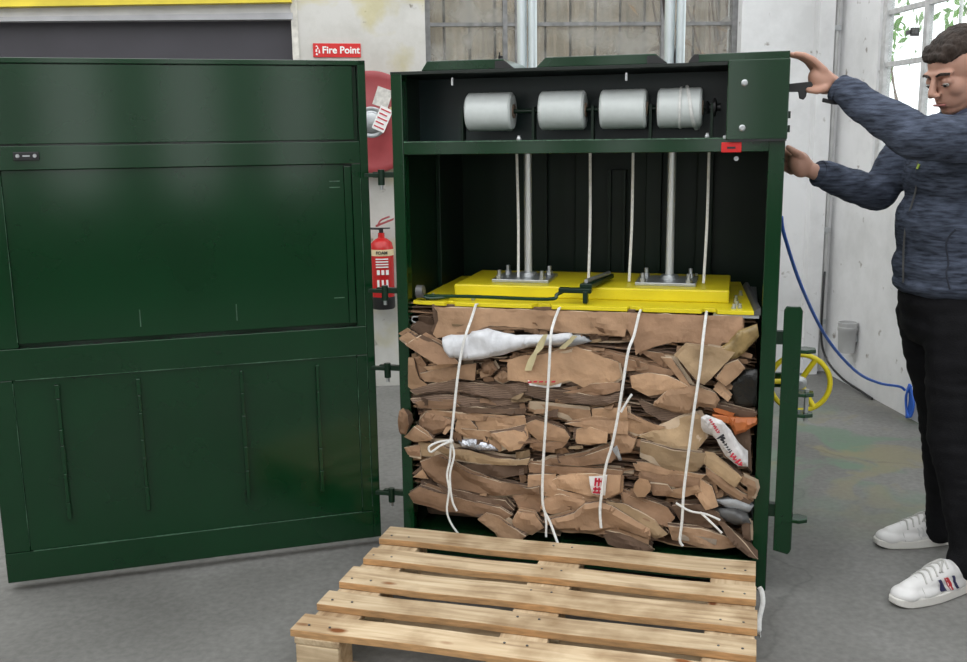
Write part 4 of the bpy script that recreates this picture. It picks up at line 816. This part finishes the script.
# ------------------------------------------------------------------ the man
def blob(name, caps, ells, voxel, m, parent=None, smooth=6, post=None, sfac=.5, label=None):
    bm = bmesh.new()
    def sph(c, r, sub=2):
        return bmesh.ops.create_icosphere(bm, subdivisions=sub, radius=r, matrix=Matrix.Translation(c))['verts']
    for p0, r0, p1, r1 in caps:
        t = bmesh.new()
        bmesh.ops.create_icosphere(t, subdivisions=3, radius=r0, matrix=Matrix.Translation(p0)); bmesh.ops.create_icosphere(t, subdivisions=3, radius=r1, matrix=Matrix.Translation(p1))
        h = bmesh.ops.convex_hull(t, input=list(t.verts)); bmesh.ops.delete(t, geom=[g for g in h['geom_interior'] if isinstance(g, bmesh.types.BMVert)]+[g for g in h['geom_unused'] if isinstance(g, bmesh.types.BMVert)], context='VERTS')
        tm = bpy.data.meshes.new('t'); t.to_mesh(tm); t.free(); bm.from_mesh(tm); bpy.data.meshes.remove(tm)
    for e in ells:
        c, r = e[0], e[1]; R = e[2] if len(e) > 2 else Matrix.Identity(4)
        bmesh.ops.create_icosphere(bm, subdivisions=4, radius=1, matrix=Matrix.Translation(c)@R@Matrix.Diagonal((*r, 1)))
    me = bpy.data.meshes.new(name+'_raw'); bm.to_mesh(me); bm.free()
    o = bpy.data.objects.new(name, me); C.objects.link(o)
    rm = o.modifiers.new('r', 'REMESH'); rm.mode = 'VOXEL'; rm.voxel_size = voxel; rm.adaptivity = 0
    sm = o.modifiers.new('s', 'SMOOTH'); sm.factor = sfac; sm.iterations = smooth
    dg = bpy.context.evaluated_depsgraph_get(); dg.update(); me2 = bpy.data.meshes.new_from_object(o.evaluated_get(dg)); o.modifiers.clear(); o.data = me2; me2.name = name; bpy.data.meshes.remove(me)
    if post:
        nw = [post(v.co.copy(), v.normal.copy()) for v in me2.vertices]; me2.vertices.foreach_set('co', [c for q in nw for c in q]); me2.update()
    me2.materials.clear(); me2.materials.append(m)
    for p in me2.polygons: p.use_smooth = True; p.material_index = 0
    if parent: o.parent = parent
    if label: o['label'] = label
    return o
man = thing('person', 'brown haired man in blue-grey fleece, black jeans and white trainers reaching to the baler', 'person', (0, 0, 0))
V = Vector
HM = Matrix.Translation((1.662, -.378, 1.608))@Matrix.Rotation(math.atan2(-.24, -.97), 4, 'Z')@Matrix.Rotation(rad(22), 4, 'Y')
hp = lambda x, y, z: HM@V((x, y, z)); HR = HM.to_3x3().to_4x4()
hip_n, hip_f = V((1.70, -.41, .90)), V((1.70, -.24, .90)); kn_n, kn_f = V((1.70, -.44, .50)), V((1.80, -.21, .48)); an_n, an_f = V((1.775, -.47, .10)), V((1.885, -.125, .10))
shN, elN, wrN = V((1.67, -.515, 1.405)), V((1.445, -.575, 1.408)), V((1.288, -.392, 1.558))
shF, elF, wrF = V((1.66, -.16, 1.39)), V((1.545, -.16, 1.232)), V((1.318, -.225, 1.305))
caps = [(V((1.71, -.345, 1.40)), .062, hp(-.035, 0, -.06), .055), (V((1.71, -.33, .95)), .10, V((1.705, -.33, 1.26)), .10),
        (hip_n, .085, kn_n, .052), (kn_n, .052, an_n, .038), (hip_f, .085, kn_f, .052), (kn_f, .052, an_f, .038),
        (shN, .05, elN, .04), (elN, .042, wrN.lerp(elN, .25), .034), (wrN.lerp(elN, .25), .034, wrN, .026), (shF, .05, elF, .04), (elF, .04, wrF.lerp(elF, .25), .034), (wrF.lerp(elF, .25), .034, wrF, .026)]
ells = [(V((1.70, -.335, 1.33)), (.09, .14, .09)),
        (hp(-.012, 0, .024), (.096, .075, .084), HR), (hp(.028, 0, -.045), (.062, .058, .075), HR), (hp(.055, 0, -.10), (.028, .032, .022), HR),
        (hp(.074, 0, .012), (.02, .055, .013), HR), (hp(.052, .032, -.036), (.030, .027, .032), HR), (hp(.052, -.032, -.036), (.030, .027, .032), HR),
        (hp(.105, .012, -.044), (.011, .009, .008), HR), (hp(.105, -.012, -.044), (.011, .009, .008), HR),
        (hp(.083, 0, -.069), (.013, .024, .007), HR), (hp(.080, 0, -.081), (.013, .021, .008), HR), (hp(.070, 0, -.06), (.022, .034, .022), HR), (hp(.05, 0, -.07), (.04, .045, .04), HR),
        (hp(-.004, .079, -.012), (.019, .009, .031), HR), (hp(-.004, -.079, -.012), (.019, .009, .031), HR),
        (hp(.072, .032, -.012), (.016, .018, .013), HR), (hp(.072, -.032, -.012), (.016, .018, .013), HR),
        (V((1.250, -.383, 1.575)), (.046, .036, .034), Matrix.Rotation(rad(38), 4, 'Y')), (V((1.262, -.222, 1.332)), (.034, .03, .042), Matrix.Rotation(rad(-20), 4, 'Y'))]
caps += [(hp(.088, 0, .006), .008, hp(.112, 0, -.036), .0115), (hp(.0, .05, -.04), .022, hp(.045, .02, -.10), .018), (hp(.0, -.05, -.04), .022, hp(.045, -.02, -.10), .018)]
# near hand: fingers over the top edge of the control box, thumb below on the lever
def chain(pts, rs): return [(V(pts[i]), rs[i], V(pts[i+1]), rs[i+1]) for i in range(len(pts)-1)]
caps += [(wrN, .025, V((1.262, -.385, 1.578)), .024), (V((1.262, -.40, 1.576)), .018, V((1.238, -.405, 1.603)), .012), (V((1.262, -.375, 1.582)), .018, V((1.24, -.345, 1.606)), .012), (V((1.262, -.39, 1.58)), .018, V((1.24, -.378, 1.606)), .013)]
for k, (yy, l) in enumerate(((-.408, .92), (-.386, 1.0), (-.364, .96), (-.343, .8))):
    dx = .007*k
    caps += chain([(1.245, yy, 1.602), (1.245-.038*l+dx*.3, yy+.004, 1.633), (1.245-.066*l+dx*.4, yy+.008, 1.646), (1.245-.092*l+dx*.5, yy+.011, 1.650)], (.0105, .0095, .0088, .0075))
caps += chain([(1.262, -.398, 1.568), (1.245, -.412, 1.552), (1.226, -.405, 1.546), (1.205, -.395, 1.549)], (.015, .012, .0105, .009))
# far hand: palm on the side panel, fingers lying back along it
caps += [(wrF, .025, V((1.285, -.218, 1.318)), .024), (V((1.285, -.22, 1.33)), .02, V((1.248, -.20, 1.352)), .013), (V((1.285, -.215, 1.315)), .02, V((1.252, -.185, 1.318)), .014), (V((1.285, -.218, 1.32)), .02, V((1.25, -.192, 1.335)), .014)]
for k, (zz, l) in enumerate(((1.358, .9), (1.341, 1.), (1.324, .95), (1.308, .75))):
    caps += chain([(1.25, -.198+.004*k, zz), (1.236, -.198+.036*l+.004*k, zz+.012), (1.240, -.198+.062*l+.004*k, zz+.018), (1.247, -.198+.084*l+.004*k, zz+.02)], (.0105, .0095, .0088, .0075))
caps += chain([(1.272, -.232, 1.34), (1.25, -.244, 1.362), (1.232, -.232, 1.374), (1.222, -.218, 1.384)], (.015, .012, .0105, .009))
body = blob('body', caps, ells, .0036, SKIN, man, smooth=5)
# eyes, looking down
for s in (1, -1):
    e = B(); bmesh.ops.create_icosphere(e.bm, subdivisions=3, radius=.0118, matrix=Matrix.Translation(hp(.0785, s*.031, -.015))); ey = obj('eye', e, mat('eye_white_%d' % (s+1), (.6, .56, .52), .3), man, smooth=True)
    e = B(); bmesh.ops.create_icosphere(e.bm, subdivisions=2, radius=.0055, matrix=Matrix.Translation(hp(.0872, s*.031, -.0205))); obj('iris', e, BLACK, ey, smooth=True)
    e = B(); bmesh.ops.create_icosphere(e.bm, subdivisions=3, radius=.0132, matrix=Matrix.Translation(hp(.0775, s*.031, -.0095))); obj('eyelid', e, SKIN, man, smooth=True)
    obj('eyebrow', B().tube([hp(.093, s*.014, .010), hp(.093, s*.032, .015), hp(.080, s*.052, .010)], .0042, 8, flat=.7), HAIR, man, smooth=True)
    e = B().tube([hp(.0905, s*.021, -.018), hp(.0922, s*.031, -.0185), hp(.0875, s*.042, -.018)], .0014, 6); obj('eyelash', e, HAIR, man, smooth=True)
obj('lips', B().tube([hp(.093, -.023, -.077), hp(.100, -.008, -.0745), hp(.1005, 0, -.0755), hp(.100, .008, -.0745), hp(.093, .023, -.077)], .0034, 8), mat('lip_colour', (.36, .13, .11), .5), man, smooth=True)
def hairpost(co, n):
    return co+n*(noise.noise(co*55)*.004+noise.noise(co*150)*.0025)
hair = blob('hair', [(hp(-.022, 0, .044), .077, hp(.008, 0, .044), .071), (hp(.050, -.034, .070), .022, hp(.050, .034, .070), .022), (hp(.066, -.034, .060), .0165, hp(.070, .03, .058), .0165), (hp(-.05, 0, .0), .062, hp(-.05, 0, -.03), .05),
                    (hp(.0, .066, .02), .018, hp(.012, .072, -.012), .008), (hp(.0, -.066, .02), .018, hp(.012, -.072, -.012), .008)],
            [(hp(-.018, 0, .036), (.092, .078, .080), HR)], .004, HAIR, man, smooth=3, post=hairpost)
for v in hair.data.vertices:       # clear of the face
    l = HM.inverted()@v.co
    if l.x > .02 and l.z < .042+ (0.006*math.sin(l.y*120)): v.co = HM@V((min(l.x, .02), l.y, l.z))
# stubble-toned jaw is left to the skin; jacket
def foldpost(fr, amp):
    def f(co, n):
        a = noise.noise(V((co.x*9, co.y*6, co.z*16))); b2 = noise.noise(V((co.x*22, co.y*14, co.z*34))+V((7, 3, 1)))
        return co+n*(amp*a+amp*.55*b2+.0018*noise.noise(co*60))
    return f
jc = [(V((1.70, -.335, .985)), .0, V((1.69, -.335, 1.0)), .0)]
JE = [(V((1.695, -.335, 1.02)), (.142, .18, .115)), (V((1.685, -.335, 1.14)), (.138, .18, .15)), (V((1.69, -.335, 1.30)), (.125, .19, .14)), (V((1.70, -.335, 1.40)), (.105, .17, .075)), (V((1.70, -.335, .965)), (.147, .182, .05))]
def arm(sh, el, wr, r0=.075, r1=.058, r2=.044):
    e = wr.lerp(el, .16)
    return [(V((1.69, -.335, 1.40)).lerp(sh, .55), .075, sh, r0), (sh, r0, sh.lerp(el, .5), .066), (sh.lerp(el, .5), .066, el, r1), (el, r1, el.lerp(e, .5), .053), (el.lerp(e, .5), .053, e, r2), (e, r2, wr.lerp(e, .5), .038)]
JC = arm(shN, elN, wrN, .078, .064)+arm(shF, elF, wrF, .072, .056)
for (a_, b_, r_) in ((shN, elN, .07), (elN, wrN, .05), (shF, elF, .065), (elF, wrF, .048)):       # bunched folds of the sleeves
    for t in (.25, .42, .6, .78):
        c_ = a_.lerp(b_, t); JE.append((c_+V((0, 0, -.006 if int(t*100) % 2 else .004)), (r_*.35, r_*.93, r_*.93), (b_-a_).to_track_quat('X', 'Z').to_matrix().to_4x4()@Matrix.Rotation(rad(14 if t < .5 else -12), 4, 'Y')))
JC += [(V((1.715, -.345, 1.44)), .075, V((1.70, -.35, 1.47)), .066)]
jk = blob('jacket', JC, JE, .0065, JACKET, man, smooth=5, post=foldpost(1, .008))
BV = {}
def snap(ob, pts, off=.002):
    if ob.name not in BV: BV[ob.name] = BVHTree.FromPolygons([v.co for v in ob.data.vertices], [p.vertices[:] for p in ob.data.polygons])
    bvh = BV[ob.name]; out = []
    for p in pts: c, n, _, _ = bvh.find_nearest(V(p)); out.append(c+n*off)
    return out
obj('collar', B().tube(snap(jk, [(1.625, -.35, 1.455), (1.62, -.40, 1.47), (1.66, -.44, 1.485), (1.72, -.43, 1.50), (1.78, -.36, 1.51), (1.74, -.28, 1.50), (1.66, -.28, 1.48), (1.625, -.33, 1.457)], .004), .013, 10), mat('navy_collar', (.02, .025, .05), .8), jk, smooth=True)
obj('zip', B().tube(snap(jk, [(1.56, -.34, 1.42), (1.53, -.36, 1.34), (1.52, -.36, 1.24), (1.52, -.35, 1.12), (1.53, -.35, .98)], .0), .0032, 6), DARKP, jk, smooth=True)
obj('zip_pull', B().tube(snap(jk, [(1.53, -.375, 1.345), (1.525, -.378, 1.325)], .004), .0035, 6), mat('lime_tag', (.45, .6, .1), .5), jk, smooth=True)
obj('pocket_seam', B().tube(snap(jk, [(1.60, -.54, 1.14), (1.57, -.53, 1.10), (1.562, -.53, 1.06), (1.568, -.53, 1.02), (1.59, -.54, .985)], .0), .0028, 6), mat('dark_seam', (.02, .025, .04), .8), jk, smooth=True)
for wr, el in ((wrN, elN), (wrF, elF)):
    d_ = (wr-el).normalized(); c_ = wr.lerp(el, .06)
    cf = obj('cuff', B().lathe(c_-d_*.004, d_, [(0, .034), (.0, .041), (.012, .042), (.018, .039), (.018, .031)], 28), JACKET, jk, smooth=True)
bt = B().tube([wrN+V((.03, .0, -.04)), wrN+V((.0, -.012, -.046)), wrN+V((-.045, -.016, -.038))], .006, 8, flat=.6); obj('wrist_strap', bt, BLACK, man, smooth=True)
# jeans
def denim(co, n): return co+n*(.006*noise.noise(V((co.x*8, co.y*8, co.z*13)))+.004*noise.noise(V((co.x*14, co.y*10, co.z*40))))
JN = [(hip_n+V((.0, .0, -.04)), .096, kn_n, .074), (kn_n, .074, an_n+V((-.005, 0, .04)), .058), (an_n+V((-.005, 0, .04)), .058, an_n+V((-.012, 0, .0)), .062), (hip_f+V((.0, 0, -.04)), .096, kn_f, .074), (kn_f, .074, an_f+V((-.005, 0, .03)), .058), (an_f+V((-.005, 0, .03)), .058, an_f+V((-.018, 0, -.028)), .058)]
jn = blob('jeans', JN, [(V((1.695, -.33, .91)), (.122, .165, .09)), (V((1.70, -.33, .84)), (.112, .165, .09))], .0065, JEANS, man, smooth=5, post=denim)
# trainers
def shoe(toe, yaw, near):
    sh = bpy.data.objects.new('shoe', None); C.objects.link(sh); bpy.data.objects.remove(sh)
    M = Matrix.Translation(toe)@Matrix.Rotation(yaw, 4, 'Z')      # local: toe at x=0, heel at x=.295, lateral side -y
    g = lambda x, y, z: M@V((x, y, z)); R = M.to_3x3().to_4x4()
    up = blob('trainer', [(g(.055, 0, .042), .030, g(.13, 0, .058), .036), (g(.13, 0, .058), .036, g(.20, 0, .082), .036), (g(.20, 0, .075), .038, g(.262, 0, .075), .034), (g(.2, 0, .05), .04, g(.262, 0, .045), .034)],
              [(g(.052, 0, .034), (.05, .043, .026), R), (g(.11, 0, .035), (.075, .047, .03), R), (g(.20, 0, .04), (.09, .041, .035), R)], .004, SHOE, man, smooth=4)
    prof = []
    for k in range(48):
        t = 2*math.pi*k/48; cx = .1475-.1505*math.cos(t); w = .047 if cx < .14 else .047-.008*min(1, (cx-.14)/.08)
        s = math.sin(t); prof.append((cx, math.copysign(abs(s)**.62, s)*w))
    so = B().prism(prof, lambda x, y, t: g(x, y, .001+t*.030+(.010*max(0, (.03-x)/.03) if t == 0 else 0))); obj('sole', so, SOLE, up, .004)
    lc = B()
    for k in range(5):
        x = .10+k*.021; z = .078+k*.0085
        pts = snap(up, [g(x, -.026, z-.012), g(x+.004, -.012, z+.01), g(x+.006, 0, z+.014), g(x+.004, .012, z+.01), g(x, .026, z-.012)], .002); lc.tube(pts, .0032, 6)
    obj('laces', lc, LACE, up, smooth=True)
    ob = B(); ob.tube(snap(up, [g(.19, 0, .13), g(.165, -.02, .11), g(.15, -.035, .10)], .004), .003, 6); ob.tube(snap(up, [g(.19, 0, .13), g(.165, .02, .11), g(.15, .035, .09)], .004), .003, 6); obj('lace_bow', ob, LACE, up, smooth=True)
    obj('toe_seam', B().tube(snap(up, [g(.085, -.05, .03), g(.082, -.035, .052), g(.088, 0, .07), g(.082, .035, .052), g(.085, .05, .03)], .0), .0016, 6), LACE, up, smooth=True)
    def stripe(x, m_, w):
        b = B(); rows = []
        for k in range(9):
            t = k/8; xx = x+.012+t*-.03*-1*1.0; zz = .034+t*.05; xx = x+(1-t)*.0+t*.026*-1+.026
            rows.append([b.bm.verts.new(p) for p in snap(up, [g(xx, -.06, zz), g(xx+w, -.06, zz)], .0014)])
        for a_, c_ in zip(rows, rows[1:]): b.bm.faces.new((a_[0], a_[1], c_[1], c_[0]))
        r = bmesh.ops.extrude_face_region(b.bm, geom=list(b.bm.faces))
        for q in r['geom']:
            if isinstance(q, bmesh.types.BMVert): q.co += R.to_3x3()@V((0, -.001, 0))
        obj('side_stripe', b, m_, up, smooth=True)
    if near:
        for x, m_, w in ((.135, NAVY, .011), (.160, REDS, .014), (.163, WHITE, .003), (.188, NAVY, .012)): stripe(x, m_, w)
    else:
        for x in (.125, .14, .155, .17): stripe(x, mat('pale_stripe_%d' % int(x*1000), (.6, .6, .6), .6), .005)
    return up
shoe((1.487, -.545, 0), rad(17), True)
shoe((1.648, -.105, 0), rad(2), False)
# ------------------------------------------------------------------ light and camera
w = bpy.data.worlds.new('overcast'); bpy.context.scene.world = w; w.use_nodes = True
bg = w.node_tree.nodes['Background']; bg.inputs[0].default_value = (.97, .99, 1, 1); bg.inputs[1].default_value = 2.3
def lamp(name, loc, size, power, rot=(0, 0, 0), col=(1, .98, .95)):
    l = bpy.data.lights.new(name, 'AREA'); l.shape = 'RECTANGLE'; l.size, l.size_y = size; l.energy = power; l.color = col
    o = bpy.data.objects.new(name, l); C.objects.link(o); o.location = loc; o.rotation_euler = rot; return o
cam = bpy.data.cameras.new('camera'); co = bpy.data.objects.new('camera', cam); C.objects.link(co); bpy.context.scene.camera = co
cam.sensor_width = 36; cam.lens = 989.374/967*36; cam.clip_start = .05
yw, pt, rl_ = rad(-4.7564), rad(-11.0133), rad(-.7645)
r = V((math.cos(yw), math.sin(yw), 0)); fw = V((-math.sin(yw), math.cos(yw), 0)); up = V((0, 0, 1))
Fv = fw*math.cos(pt)+up*math.sin(pt); U = up*math.cos(pt)-fw*math.sin(pt)
R2 = r*math.cos(rl_)+U*math.sin(rl_); U2 = U*math.cos(rl_)-r*math.sin(rl_)
Mx = Matrix((R2, U2, -Fv)).transposed().to_4x4(); Mx.translation = V((.01624, -3.24302, 1.42386)); co.matrix_world = Mx
vs_ = bpy.context.scene.view_settings; vs_.view_transform = 'Standard'; vs_.look = 'None'; vs_.gamma = 1; vs_.exposure = 0.0; vs_.use_curve_mapping = False
